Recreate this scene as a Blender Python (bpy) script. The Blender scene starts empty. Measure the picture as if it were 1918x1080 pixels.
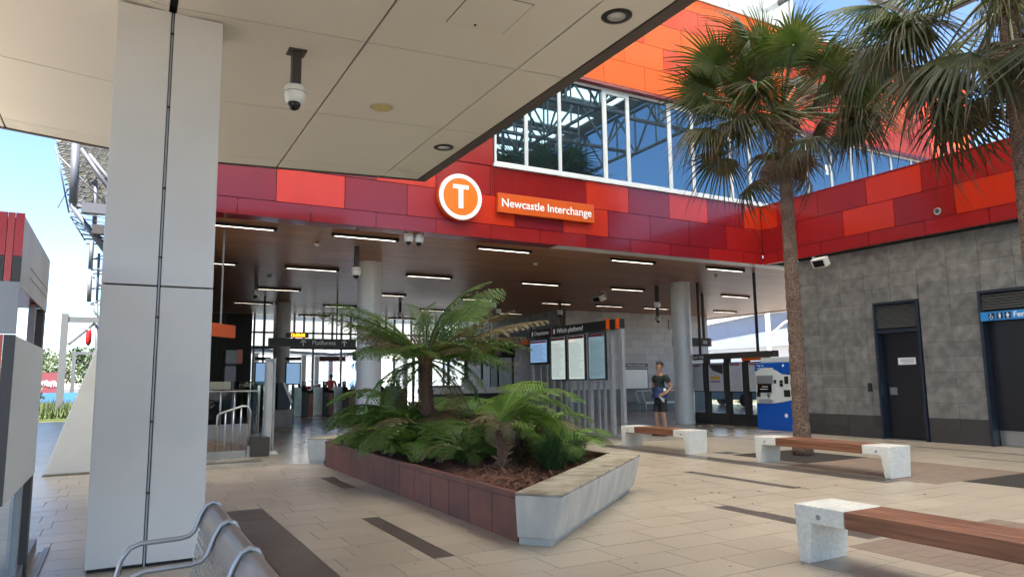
import bpy, math, random
from mathutils import Vector, Matrix
random.seed(7)
S = bpy.context.scene
COL = S.collection
R = math.radians
# ------------------------------------------------------------------ camera, world, sun, exposure
cam = bpy.data.cameras.new('camera')
cam.sensor_width = 36.0
cam.lens = 36.0 * 1323.0 / 1918.0
cam.clip_start = 0.05
cam.clip_end = 2000.0
camera = bpy.data.objects.new('camera', cam)
COL.objects.link(camera)
ROT = Matrix(((0.8762, -0.0524, -0.4791), (-0.4818, -0.1185, -0.8682), (-0.0113, 0.9916, -0.1291)))
camera.matrix_world = Matrix.Translation((0, 0, 1.4)) @ ROT.to_4x4()
S.camera = camera
SUN_DIR = Vector((-0.30, -0.42, 1.0)).normalized()
elev = math.asin(SUN_DIR.z)
azim = math.atan2(SUN_DIR.x, SUN_DIR.y)
world = bpy.data.worlds.new('World')
S.world = world
world.use_nodes = True
wn = world.node_tree.nodes
bg = wn['Background']
sky = wn.new('ShaderNodeTexSky')
sky.sky_type = 'NISHITA'
sky.sun_disc = False
sky.sun_elevation = elev
sky.sun_rotation = azim
sky.air_density = 0.8
sky.dust_density = 0.05
sky.ozone_density = 3.0
world.node_tree.links.new(sky.outputs[0], bg.inputs[0])
bg.inputs[1].default_value = 0.066
sun = bpy.data.lights.new('sun', 'SUN')
sun.energy = 5.0
sun.angle = R(0.5)
sun.color = (1.0, 0.95, 0.88)
sun_o = bpy.data.objects.new('sun', sun)
COL.objects.link(sun_o)
sun_o.rotation_euler = SUN_DIR.to_track_quat('Z', 'Y').to_euler()
S.view_settings.view_transform = 'Standard'
S.view_settings.look = 'None'
S.view_settings.gamma = 1.0
S.view_settings.use_curve_mapping = False
S.view_settings.exposure = 2.65
try:
    S.cycles.max_bounces = 8
    S.cycles.diffuse_bounces = 5
    S.cycles.glossy_bounces = 4
    S.cycles.transparent_max_bounces = 12
    S.cycles.caustics_reflective = False
    S.cycles.caustics_refractive = False
except Exception:
    pass

# ------------------------------------------------------------------ mesh helpers
class MB:
    def __init__(s):
        s.v = []
        s.f = []
    def add(s, vs, fs):
        n = len(s.v)
        s.v += [Vector(p) for p in vs]
        s.f += [tuple(i + n for i in f) for f in fs]
        return s
    def box(s, a, b, m=None):
        x0, y0, z0 = a
        x1, y1, z1 = b
        vs = [(x0, y0, z0), (x1, y0, z0), (x1, y1, z0), (x0, y1, z0), (x0, y0, z1), (x1, y0, z1), (x1, y1, z1), (x0, y1, z1)]
        if m is not None:
            vs = [m @ Vector(p) for p in vs]
        return s.add(vs, [(3, 2, 1, 0), (4, 5, 6, 7), (0, 1, 5, 4), (1, 2, 6, 5), (2, 3, 7, 6), (3, 0, 4, 7)])
    def quad(s, *p):
        return s.add(p, [tuple(range(len(p)))])
    def prism(s, poly, z0, z1, poly1=None):
        n = len(poly)
        p1 = poly1 or poly
        vs = [(p[0], p[1], z0) for p in poly] + [(p[0], p[1], z1) for p in p1]
        fs = [tuple(reversed(range(n))), tuple(range(n, 2 * n))]
        fs += [(i, (i + 1) % n, n + (i + 1) % n, n + i) for i in range(n)]
        return s.add(vs, fs)
    def extr(s, poly, off):
        """closed 3D polygon extruded by a vector"""
        n = len(poly)
        off = Vector(off)
        vs = [Vector(p) for p in poly] + [Vector(p) + off for p in poly]
        fs = [tuple(reversed(range(n))), tuple(range(n, 2 * n))]
        fs += [(i, (i + 1) % n, n + (i + 1) % n, n + i) for i in range(n)]
        return s.add(vs, fs)
    def tube(s, pts, r, n=8, r1=None, cap=True):
        pts = [Vector(p) for p in pts]
        m = len(pts)
        rs = r if isinstance(r, (list, tuple)) else [r + ((r1 if r1 is not None else r) - r) * i / max(1, m - 1) for i in range(m)]
        vs = []
        up = None
        for i, p in enumerate(pts):
            t = (pts[min(i + 1, m - 1)] - pts[max(i - 1, 0)]).normalized()
            if up is None:
                a = Vector((0, 0, 1)) if abs(t.z) < 0.9 else Vector((1, 0, 0))
                up = (a - t * a.dot(t)).normalized()
            else:
                up = (up - t * up.dot(t)).normalized()
            sd = t.cross(up)
            for k in range(n):
                w = 2 * math.pi * k / n
                vs.append(p + (up * math.cos(w) + sd * math.sin(w)) * rs[i])
        fs = []
        for i in range(m - 1):
            for k in range(n):
                k2 = (k + 1) % n
                fs.append((i * n + k, i * n + k2, (i + 1) * n + k2, (i + 1) * n + k))
        if cap:
            fs.append(tuple(reversed(range(n))))
            fs.append(tuple(range((m - 1) * n, m * n)))
        return s.add(vs, fs)
    def lathe(s, prof, c=(0, 0, 0), n=24, m=None):
        """profile of (radius, z)"""
        vs = []
        for r, z in prof:
            for k in range(n):
                w = 2 * math.pi * k / n
                vs.append(Vector((r * math.cos(w), r * math.sin(w), z)))
        if m is not None:
            vs = [m @ v for v in vs]
        c = Vector(c)
        vs = [v + c for v in vs]
        fs = []
        for i in range(len(prof) - 1):
            for k in range(n):
                k2 = (k + 1) % n
                fs.append((i * n + k, i * n + k2, (i + 1) * n + k2, (i + 1) * n + k))
        fs.append(tuple(reversed(range(n))))
        fs.append(tuple(range((len(prof) - 1) * n, len(prof) * n)))
        return s.add(vs, fs)

WL = {}
def link(o):
    COL.objects.link(o)
    return o
def tag(o, label=None, cat=None, group=None, kind=None):
    if label:
        o['label'] = label
    if cat:
        o['category'] = cat
    if group:
        o['group'] = group
    if kind:
        o['kind'] = kind
    return o
def thing(name, label, cat, loc=(0, 0, 0), group=None):
    o = link(bpy.data.objects.new(name, None))
    o.empty_display_size = 0.1
    o.location = loc
    WL[o.name] = Vector(loc)
    return tag(o, label, cat, group)
def mesh_of(name, mb, mat, off=None, smooth=False):
    me = bpy.data.meshes.new(name)
    vs = [v - off for v in mb.v] if off is not None else mb.v
    me.from_pydata([tuple(v) for v in vs], [], mb.f)
    if smooth:
        me.polygons.foreach_set('use_smooth', [True] * len(me.polygons))
    if mat:
        me.materials.append(mat)
    me.update()
    return me
def obj(name, mb, mat, parent=None, smooth=False, bevel=0, label=None, kind=None, seg=2):
    off = WL[parent.name] if parent is not None else None
    base = None
    if parent is None and kind != 'structure':
        xs = [v.x for v in mb.v]; ys = [v.y for v in mb.v]; zs = [v.z for v in mb.v]
        base = Vector(((min(xs) + max(xs)) / 2, (min(ys) + max(ys)) / 2, min(zs)))
        off = base
    o = link(bpy.data.objects.new(name, mesh_of(name, mb, mat, off, smooth)))
    if parent is not None:
        o.parent = parent
        WL[o.name] = WL[parent.name]
    else:
        if base is not None:
            o.location = base
        WL[o.name] = base if base is not None else Vector((0, 0, 0))
    if bevel:
        b = o.modifiers.new('bevel', 'BEVEL')
        b.width = bevel
        b.segments = seg
        b.limit_method = 'ANGLE'
        b.angle_limit = R(35)
    if smooth == 'auto':
        pass
    if label:
        o['label'] = label
    if kind:
        o['kind'] = kind
    return o
def dup(root, loc=None, rz=None, label=None, group=None):
    def cp(o, par):
        c = o.copy()
        COL.objects.link(c)
        c.parent = par
        WL[c.name] = WL.get(o.name, Vector((0, 0, 0)))
        for ch in kids.get(o.name, []):
            cp(ch, c)
        return c
    kids = {}
    for o in COL.objects:
        if o.parent is not None:
            kids.setdefault(o.parent.name, []).append(o)
    r = cp(root, None)
    if loc is not None:
        r.location = loc
        WL[r.name] = Vector(loc)
    if rz is not None:
        r.rotation_euler = (0, 0, rz)
    if label:
        r['label'] = label
    if group:
        r['group'] = group
    return r

AX_NY = Matrix(((1, 0, 0), (0, 0, -1), (0, 1, 0)))        # text on a face looking to -Y
AX_NX = Matrix(((0, 0, -1), (-1, 0, 0), (0, 1, 0)))       # text on a face looking to -X
def text(name, body, size, loc, ax, mat, parent, align='LEFT', ext=0.004, bold=0.0, label=None, split=False):
    cu = bpy.data.curves.new(name, 'FONT')
    cu.body = body
    cu.size = size
    cu.align_x = align
    cu.align_y = 'CENTER'
    cu.extrude = ext
    cu.offset = bold
    cu.resolution_u = 3
    t = bpy.data.objects.new('tmp', cu)
    COL.objects.link(t)
    bpy.context.view_layer.update()
    me = bpy.data.meshes.new_from_object(t.evaluated_get(bpy.context.evaluated_depsgraph_get()))
    bpy.data.objects.remove(t)
    off = WL[parent.name]
    if split:
        import bmesh
        bm = bmesh.new()
        bm.from_mesh(me)
        todo = set(bm.verts)
        isl = []
        while todo:
            st = [todo.pop()]
            grp = set(st)
            while st:
                for e in st.pop().link_edges:
                    for w in e.verts:
                        if w in todo:
                            todo.discard(w)
                            grp.add(w)
                            st.append(w)
            isl.append([min(v.co.x for v in grp), max(v.co.x for v in grp), grp])
        isl.sort(key=lambda q: q[0])
        letters = []
        for a, b, g in isl:
            if letters and a < letters[-1][1] - 0.25 * (b - a):
                letters[-1][1] = max(letters[-1][1], b)
                letters[-1][2] |= g
            else:
                letters.append([a, b, set(g)])
        mx = Matrix.Translation(Vector(loc) - off) @ ax.to_4x4()
        for a, b, g in letters:
            gl_ = list(g)
            ix = {v: i for i, v in enumerate(gl_)}
            m2 = bpy.data.meshes.new('letter')
            m2.from_pydata([tuple(mx @ v.co) for v in gl_], [], [tuple(ix[v] for v in f.verts) for f in bm.faces if f.verts[0] in ix])
            m2.materials.append(mat)
            o = link(bpy.data.objects.new('letter', m2))
            o.parent = parent
            WL[o.name] = off
        bm.free()
        return None
    me.transform(Matrix.Translation(Vector(loc) - off) @ ax.to_4x4())
    me.materials.clear()
    me.materials.append(mat)
    o = link(bpy.data.objects.new(name, me))
    o.parent = parent
    WL[o.name] = off
    if label:
        o['label'] = label
    return o

# ------------------------------------------------------------------ materials
def mat(name, col, rough=0.5, metal=0.0, noise=0.0, ns=6.0, detail=4.0, rnd=0.0, bump=0.0, bs=40.0, spec=0.5, coat=0.0,
        tint=None, tn=3.0, isl=0.0, rvar=0.0, stretch=(1, 1, 1), grime=None):
    m = bpy.data.materials.new(name)
    m.use_nodes = True
    nt = m.node_tree
    N = nt.nodes
    L = nt.links.new
    b = N['Principled BSDF']
    b.inputs['Roughness'].default_value = rough
    b.inputs['Metallic'].default_value = metal
    b.inputs['Specular IOR Level'].default_value = spec
    b.inputs['Coat Weight'].default_value = coat
    b.inputs['Coat Roughness'].default_value = 0.08
    b.inputs['Base Color'].default_value = (*col, 1)
    geo = N.new('ShaderNodeNewGeometry')
    mp = N.new('ShaderNodeMapping')
    mp.inputs['Scale'].default_value = stretch
    L(geo.outputs['Position'], mp.inputs['Vector'])
    def tex(sc, det=4.0):
        t = N.new('ShaderNodeTexNoise')
        t.inputs['Scale'].default_value = sc
        t.inputs['Detail'].default_value = det
        L(mp.outputs[0], t.inputs['Vector'])
        return t.outputs['Fac']
    def mth(op, a, bb, c=None):
        q = N.new('ShaderNodeMath')
        q.operation = op
        for i, v in enumerate((a, bb, c)):
            if v is None:
                continue
            if isinstance(v, (int, float)):
                q.inputs[i].default_value = v
            else:
                L(v, q.inputs[i])
        return q.outputs[0]
    colsock = None
    if tint:
        mx = N.new('ShaderNodeMix')
        mx.data_type = 'RGBA'
        rp = N.new('ShaderNodeMapRange')
        rp.inputs[1].default_value = 0.38
        rp.inputs[2].default_value = 0.62
        L(tex(tn, 5.0), rp.inputs[0])
        L(rp.outputs[0], mx.inputs['Factor'])
        mx.inputs['A'].default_value = (*col, 1)
        mx.inputs['B'].default_value = (*tint, 1)
        colsock = mx.outputs['Result']
    val = None
    if noise:
        val = mth('MULTIPLY_ADD', mth('SUBTRACT', tex(ns, detail), 0.5), 3.0 * noise, 1.0)
    if rnd:
        oi = N.new('ShaderNodeObjectInfo')
        v2 = mth('MULTIPLY_ADD', mth('SUBTRACT', oi.outputs['Random'], 0.5), 2 * rnd, 1.0)
        val = mth('MULTIPLY', val, v2) if val is not None else v2
    if isl:
        v2 = mth('MULTIPLY_ADD', mth('SUBTRACT', geo.outputs['Random Per Island'], 0.5), 2 * isl, 1.0)
        val = mth('MULTIPLY', val, v2) if val is not None else v2
    if val is not None:
        sc = N.new('ShaderNodeVectorMath')
        sc.operation = 'SCALE'
        if colsock is not None:
            L(colsock, sc.inputs[0])
        else:
            sc.inputs[0].default_value = col
        L(val, sc.inputs['Scale'])
        colsock = sc.outputs[0]
    if colsock is not None:
        L(colsock, b.inputs['Base Color'])
    if rvar:
        L(mth('MULTIPLY_ADD', mth('SUBTRACT', tex(2.3, 5.0), 0.5), 2 * rvar, rough), b.inputs['Roughness'])
    if bump:
        bp = N.new('ShaderNodeBump')
        bp.inputs['Strength'].default_value = bump
        bp.inputs['Distance'].default_value = 0.02
        L(tex(bs, 3.0), bp.inputs['Height'])
        L(bp.outputs[0], b.inputs['Normal'])
    return m
def emit(name, col, strength):
    m = bpy.data.materials.new(name)
    m.use_nodes = True
    b = m.node_tree.nodes['Principled BSDF']
    b.inputs['Base Color'].default_value = (*[c * 0.3 for c in col], 1)
    b.inputs['Emission Color'].default_value = (*col, 1)
    b.inputs['Emission Strength'].default_value = strength
    return m
def glass(name, col, gloss=0.08, rough=0.02):
    m = bpy.data.materials.new(name)
    m.use_nodes = True
    nt = m.node_tree
    nt.nodes.remove(nt.nodes['Principled BSDF'])
    o = nt.nodes['Material Output']
    tr = nt.nodes.new('ShaderNodeBsdfTransparent')
    tr.inputs[0].default_value = (*col, 1)
    gl = nt.nodes.new('ShaderNodeBsdfGlossy')
    gl.inputs['Roughness'].default_value = rough
    fr = nt.nodes.new('ShaderNodeLayerWeight')
    fr.inputs[0].default_value = 0.35
    ad = nt.nodes.new('ShaderNodeMath')
    ad.operation = 'MAXIMUM'
    ad.inputs[1].default_value = gloss
    mx = nt.nodes.new('ShaderNodeMixShader')
    L = nt.links.new
    ge = nt.nodes.new('ShaderNodeNewGeometry')
    iv = nt.nodes.new('ShaderNodeMath')
    iv.operation = 'SUBTRACT'
    iv.inputs[0].default_value = 1.0
    L(ge.outputs['Backfacing'], iv.inputs[1])
    ml = nt.nodes.new('ShaderNodeMath')
    ml.operation = 'MULTIPLY'
    L(fr.outputs['Fresnel'], ad.inputs[0])
    L(ad.outputs[0], ml.inputs[0])
    L(iv.outputs[0], ml.inputs[1])
    L(ml.outputs[0], mx.inputs[0])
    L(tr.outputs[0], mx.inputs[1])
    L(gl.outputs[0], mx.inputs[2])
    L(mx.outputs[0], o.inputs[0])
    return m

M = {}
M['tile'] = mat('floor_tile', (0.455, 0.385, 0.30), 0.36, noise=0.11, ns=0.9, detail=9, rnd=0.07, isl=0.07, bump=0.02, bs=140, rvar=0.07, tint=(0.36, 0.30, 0.23), tn=75)
M['tile_polished'] = mat('polished_floor_tile', (0.42, 0.36, 0.285), 0.21, noise=0.09, ns=0.9, detail=9, rnd=0.07, isl=0.07, rvar=0.05, tint=(0.36, 0.305, 0.24), tn=75)
M['tile_dark'] = mat('dark_floor_tile', (0.095, 0.078, 0.068), 0.36, noise=0.10, ns=40, rnd=0.10, isl=0.1, rvar=0.08)
M['grout'] = mat('grout', (0.20, 0.155, 0.11), 0.7, noise=0.1)
M['resin'] = mat('brown_paving', (0.23, 0.165, 0.125), 0.55, noise=0.25, ns=90, detail=2, isl=0.08)
M['ground'] = mat('ground', (0.07, 0.068, 0.066), 0.9, noise=0.15, ns=0.5)
M['grass'] = mat('grass', (0.055, 0.078, 0.018), 0.8, noise=0.2, ns=3, isl=0.3)
M['soil'] = mat('dark_soil', (0.028, 0.022, 0.018), 0.9, noise=0.5, ns=50, bump=0.5, bs=60)
M['soffit'] = mat('soffit_panel', (0.76, 0.735, 0.665), 0.36, noise=0.03, ns=0.8, rnd=0.02)
M['joint'] = mat('joint_backing', (0.02, 0.017, 0.014), 0.8)
M['canopy_edge'] = mat('canopy_edge', (0.075, 0.06, 0.052), 0.5, noise=0.06)
M['clad'] = mat('column_cladding', (0.61, 0.585, 0.56), 0.34, noise=0.035, ns=1.2, rnd=0.02, tint=(0.575, 0.55, 0.53), tn=1.5)
M['deep'] = mat('deep_red_panel', (0.19, 0.008, 0.014), 0.24, noise=0.085, ns=2.4, detail=8, stretch=(1, 1, 0.22), rvar=0.06, bump=0.006, bs=2.2, rnd=0.10, coat=0.25, spec=0.4)
M['red'] = mat('red_panel', (0.27, 0.010, 0.010), 0.24, noise=0.085, ns=2.4, detail=8, stretch=(1, 1, 0.22), rvar=0.06, bump=0.006, bs=2.2, rnd=0.10, coat=0.25, spec=0.4)
M['scarlet'] = mat('scarlet_panel', (0.50, 0.026, 0.007), 0.24, noise=0.085, ns=2.4, detail=8, stretch=(1, 1, 0.22), rvar=0.06, bump=0.006, bs=2.2, rnd=0.08, coat=0.25, spec=0.4)
M['orange'] = mat('orange_panel', (0.66, 0.095, 0.004), 0.3, noise=0.085, ns=2.4, detail=8, stretch=(1, 1, 0.22), rvar=0.06, bump=0.006, bs=2.2, rnd=0.06, coat=0.0, spec=0.25)
M['orange_red'] = mat('orange_red_panel', (0.54, 0.048, 0.012), 0.26, noise=0.085, ns=2.4, detail=8, stretch=(1, 1, 0.22), rvar=0.06, bump=0.006, bs=2.2, rnd=0.06, coat=0.0, spec=0.25)
M['stone'] = mat('stone_tile', (0.135, 0.126, 0.113), 0.55, noise=0.22, ns=3.2, detail=8, rnd=0.16, bump=0.06, bs=50, tint=(0.20, 0.19, 0.17), tn=5.0)
M['stone_dark'] = mat('dark_stone_tile', (0.042, 0.036, 0.035), 0.5, noise=0.2, ns=4, detail=8, rnd=0.12)
M['stone_pale'] = mat('pale_stone_tile', (0.46, 0.46, 0.48), 0.4, noise=0.12, ns=3, detail=8, rnd=0.12, isl=0.12)
M['wall_dark'] = mat('dark_wall', (0.020, 0.018, 0.018), 0.5, noise=0.2, ns=3)
M['navy'] = mat('navy_paint', (0.012, 0.018, 0.032), 0.4, noise=0.1, ns=8)
M['door'] = mat('black_door', (0.010, 0.009, 0.011), 0.35, noise=0.1, ns=5)
M['black'] = mat('black_paint', (0.014, 0.013, 0.013), 0.4, noise=0.08, ns=8)
M['steel'] = mat('brushed_steel', (0.52, 0.51, 0.50), 0.28, metal=1.0, noise=0.05, ns=20)
M['galv'] = mat('galvanised_steel', (0.30, 0.31, 0.33), 0.5, metal=0.5, noise=0.08, ns=12)
M['darksteel'] = mat('dark_steel', (0.055, 0.05, 0.048), 0.45, metal=0.3, noise=0.1, ns=8)
M['white'] = mat('white_paint', (0.78, 0.78, 0.77), 0.35, noise=0.03, ns=6)
M['frame'] = mat('window_frame', (0.62, 0.63, 0.64), 0.35, noise=0.03)
M['greypaint'] = mat('grey_paint', (0.30, 0.305, 0.32), 0.42, noise=0.06, ns=5)
M['concrete'] = mat('weathered_concrete', (0.47, 0.45, 0.40), 0.75, noise=0.12, ns=7, detail=8, bump=0.12, bs=60, tint=(0.38, 0.38, 0.36), tn=5, stretch=(1, 1, 0.45))
M['concrete_top'] = mat('stained_concrete', (0.40, 0.35, 0.26), 0.8, noise=0.14, ns=6, detail=8, bump=0.1, bs=60, tint=(0.20, 0.165, 0.115), tn=3.5)
M['pylon'] = mat('pale_concrete', (0.56, 0.53, 0.47), 0.7, noise=0.06, ns=2.5, detail=8, bump=0.05, bs=30, tint=(0.50, 0.47, 0.42), tn=1.2)
M['terrazzo'] = mat('white_terrazzo', (0.70, 0.69, 0.63), 0.5, noise=0.09, ns=5, detail=12, bump=0.12, bs=120, tint=(0.60, 0.585, 0.53), tn=38)
M['corten'] = mat('rust_red_panel', (0.17, 0.055, 0.037), 0.6, noise=0.14, ns=5, detail=7, rnd=0.10, tint=(0.12, 0.044, 0.032), tn=3)
M['mulch'] = mat('bark_mulch', (0.12, 0.05, 0.028), 0.85, noise=0.3, ns=30, isl=0.6)
M['sign_orange'] = mat('orange_sign', (0.60, 0.085, 0.005), 0.35, noise=0.02)
M['disc_orange'] = mat('orange_disc', (0.74, 0.165, 0.004), 0.3)
M['lettering'] = mat('white_lettering', (0.85, 0.85, 0.84), 0.4)
M['blue'] = mat('blue_machine_paint', (0.006, 0.085, 0.42), 0.35, noise=0.04)
M['signblue'] = mat('sign_blue', (0.02, 0.24, 0.60), 0.4)
M['cream'] = mat('cream_panel', (0.66, 0.66, 0.62), 0.4)
M['chrome'] = mat('reflector', (0.85, 0.85, 0.83), 0.25)
M['lens'] = mat('camera_lens', (0.008, 0.008, 0.009), 0.08)
M['speaker'] = mat('speaker_grille', (0.55, 0.47, 0.22), 0.6, noise=0.06, ns=30)
M['tube'] = emit('light_tube', (1.0, 0.87, 0.70), 2.2)
M['amber'] = emit('amber_digits', (1.0, 0.30, 0.01), 1.2)
M['screen'] = emit('screen', (0.19, 0.32, 0.50), 0.18)
M['poster_glow'] = emit('pale_poster_glow', (0.56, 0.56, 0.53), 0.20)  # glow stands in for bright reflections on the poster cases
M['board_blue'] = emit('blue_grey_display', (0.22, 0.29, 0.33), 0.17)
M['gate_panel'] = mat('gate_panel', (0.30, 0.115, 0.035), 0.4, noise=0.1, ns=8)
M['slat'] = mat('louvre_grey', (0.10, 0.095, 0.09), 0.4)
M['screen_line'] = emit('screen_line', (0.05, 0.12, 0.30), 0.12)
M['paper'] = mat('poster_paper', (0.62, 0.64, 0.68), 0.25, coat=0.5, noise=0.05, ns=2)
M['ink'] = mat('poster_ink', (0.12, 0.13, 0.17), 0.4)
M['maroon'] = mat('poster_maroon', (0.30, 0.04, 0.06), 0.4)
M['yellow'] = mat('poster_yellow', (0.75, 0.42, 0.03), 0.4)
M['purple'] = mat('poster_purple', (0.15, 0.06, 0.22), 0.4)
M['mirror'] = None
M['glass'] = glass('clear_glass', (0.86, 0.92, 0.92), 0.05)
M['glass_dark'] = glass('smoked_glass', (0.42, 0.46, 0.46), 0.06)
M['skin'] = mat('skin', (0.34, 0.17, 0.105), 0.5, noise=0.06, ns=12)
M['hair'] = mat('dark_hair', (0.018, 0.012, 0.010), 0.6, noise=0.2, ns=60)
M['shirt'] = mat('green_shirt', (0.014, 0.020, 0.018), 0.85, noise=0.12, ns=10, bump=0.2, bs=25)
M['shorts'] = mat('black_shorts', (0.012, 0.012, 0.013), 0.85, noise=0.12, ns=10, bump=0.2, bs=25)
M['jacket'] = mat('blue_jacket', (0.03, 0.055, 0.16), 0.8, noise=0.25, ns=14, bump=0.3, bs=30)
M['hivis'] = mat('orange_red_cloth', (0.62, 0.07, 0.02), 0.75, noise=0.1, ns=8)
M['trousers'] = mat('dark_trousers', (0.012, 0.014, 0.022), 0.85, noise=0.1, ns=8)
M['leaf_dark'] = mat('shrub_leaf', (0.035, 0.065, 0.016), 0.55, noise=0.25, ns=4, rnd=0.25, isl=0.35)
M['tree_leaf'] = mat('tree_leaf', (0.050, 0.075, 0.024), 0.6, noise=0.3, ns=0.8, isl=0.4)
M['wood_trunk'] = mat('bark', (0.10, 0.07, 0.05), 0.85, noise=0.3, ns=8, bump=0.5, bs=20)

def foliage(name, col, col2, rough=0.45, trans=0.35, spec=0.5):
    m = mat(name, col, rough, noise=0.22, ns=5, rnd=0.28, tint=col2, tn=2.5, isl=0.15, spec=spec)
    nt = m.node_tree
    b = nt.nodes['Principled BSDF']
    o = nt.nodes['Material Output']
    tl = nt.nodes.new('ShaderNodeBsdfTranslucent')
    src = b.inputs['Base Color'].links[0].from_socket
    nt.links.new(src, tl.inputs[0])
    mx = nt.nodes.new('ShaderNodeMixShader')
    mx.inputs[0].default_value = trans
    nt.links.new(b.outputs[0], mx.inputs[1])
    nt.links.new(tl.outputs[0], mx.inputs[2])
    nt.links.new(mx.outputs[0], o.inputs[0])
    return m
M['palm'] = foliage('palm_leaf', (0.036, 0.066, 0.010), (0.064, 0.080, 0.018), 0.42, 0.40)
M['palm_old'] = foliage('old_palm_leaf', (0.040, 0.052, 0.013), (0.078, 0.066, 0.024), 0.45, 0.38)
M['palm_dead'] = foliage('dead_palm_leaf', (0.20, 0.125, 0.065), (0.13, 0.08, 0.045), 0.7, 0.25)
M['petiole'] = mat('palm_petiole', (0.12, 0.12, 0.045), 0.4, noise=0.2, ns=10)
M['fern'] = foliage('fern_frond', (0.066, 0.150, 0.022), (0.12, 0.185, 0.036), 0.5, 0.45)
M['fern_bright'] = foliage('bright_fern_frond', (0.17, 0.28, 0.034), (0.11, 0.21, 0.034), 0.5, 0.48)
M['fern_old'] = foliage('tan_fern_frond', (0.17, 0.165, 0.060), (0.21, 0.145, 0.070), 0.6, 0.38)
M['strap'] = foliage('strap_leaf', (0.045, 0.11, 0.035), (0.08, 0.15, 0.05), 0.35, 0.3)
M['cordy'] = foliage('bronze_strap_leaf', (0.10, 0.04, 0.035), (0.06, 0.05, 0.025), 0.4, 0.25)
M['fern_trunk'] = mat('fern_trunk', (0.105, 0.055, 0.035), 0.85, noise=0.35, ns=18, bump=0.8, bs=35)
M['stump'] = mat('leaf_base', (0.19, 0.115, 0.065), 0.75, noise=0.3, ns=20, isl=0.3)

def palm_trunk_mat():
    m = mat('palm_trunk', (0.15, 0.085, 0.058), 0.85, noise=0.28, ns=9, detail=6, tint=(0.20, 0.13, 0.09), tn=5)
    nt = m.node_tree
    N, L = nt.nodes, nt.links.new
    tc = N.new('ShaderNodeTexCoord')
    br = N.new('ShaderNodeTexVoronoi')
    br.feature = 'DISTANCE_TO_EDGE'
    br.inputs['Scale'].default_value = 1.0
    mp = N.new('ShaderNodeMapping')
    mp.inputs['Scale'].default_value = (16, 16, 26)
    L(tc.outputs['Object'], mp.inputs[0])
    L(mp.outputs[0], br.inputs['Vector'])
    bp = N.new('ShaderNodeBump')
    bp.inputs['Strength'].default_value = 0.9
    bp.inputs['Distance'].default_value = 0.03
    L(br.outputs['Distance'], bp.inputs['Height'])
    pb = N['Principled BSDF'].inputs['Base Color']
    cs = pb.links[0].from_socket
    rp = N.new('ShaderNodeMapRange')
    rp.inputs[1].default_value = 0.0
    rp.inputs[2].default_value = 0.14
    rp.inputs[3].default_value = 0.30
    rp.inputs[4].default_value = 1.15
    L(br.outputs['Distance'], rp.inputs[0])
    vs_ = N.new('ShaderNodeVectorMath')
    vs_.operation = 'SCALE'
    L(cs, vs_.inputs[0])
    L(rp.outputs[0], vs_.inputs['Scale'])
    L(vs_.outputs[0], pb)
    L(bp.outputs[0], N['Principled BSDF'].inputs['Normal'])
    return m
M['palm_trunk'] = palm_trunk_mat()

def mosaic_mat():
    m = mat('mosaic_tile', (0.50, 0.51, 0.52), 0.3, noise=0.05, ns=2)
    nt = m.node_tree
    N, L = nt.nodes, nt.links.new
    tc = N.new('ShaderNodeTexCoord')
    sp = N.new('ShaderNodeSeparateXYZ')
    L(tc.outputs['Object'], sp.inputs[0])
    at = N.new('ShaderNodeMath')
    at.operation = 'ARCTAN2'
    L(sp.outputs[1], at.inputs[0])
    L(sp.outputs[0], at.inputs[1])
    ml = N.new('ShaderNodeMath')
    ml.operation = 'MULTIPLY'
    ml.inputs[1].default_value = 0.3
    L(at.outputs[0], ml.inputs[0])
    cb = N.new('ShaderNodeCombineXYZ')
    L(ml.outputs[0], cb.inputs[0])
    L(sp.outputs[2], cb.inputs[1])
    br = N.new('ShaderNodeTexBrick')
    br.offset = 0.0
    br.inputs['Color1'].default_value = (0.62, 0.635, 0.65, 1)
    br.inputs['Color2'].default_value = (0.57, 0.585, 0.61, 1)
    br.inputs['Mortar'].default_value = (0.53, 0.535, 0.55, 1)
    br.inputs['Scale'].default_value = 1.0
    br.inputs['Mortar Size'].default_value = 0.004
    br.inputs['Brick Width'].default_value = 0.059
    br.inputs['Row Height'].default_value = 0.085
    L(cb.outputs[0], br.inputs['Vector'])
    b = N['Principled BSDF']
    L(br.outputs['Color'], b.inputs['Base Color'])
    return m
M['mosaic'] = mosaic_mat()

def wood_mat(name, c1, c2, ax, rough, scale=1.0, rnd=0.1, isl=0.1):
    st = [7.0, 7.0, 7.0]
    st[ax] = 0.35
    m = mat(name, c1, rough, noise=0.25, ns=3.0 * scale, detail=7, tint=c2, tn=2.0 * scale, stretch=tuple(st), rnd=rnd, isl=isl, bump=0.05, bs=12)
    return m
M['timber'] = wood_mat('bench_timber', (0.27, 0.11, 0.055), (0.15, 0.055, 0.028), 1, 0.45, 2.2)
M['ceiling'] = wood_mat('ceiling_board', (0.38, 0.185, 0.095), (0.25, 0.125, 0.07), 0, 0.36, 0.8)
M['ceiling'].node_tree.nodes['Principled BSDF'].inputs['Specular IOR Level'].default_value = 0.2

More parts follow.
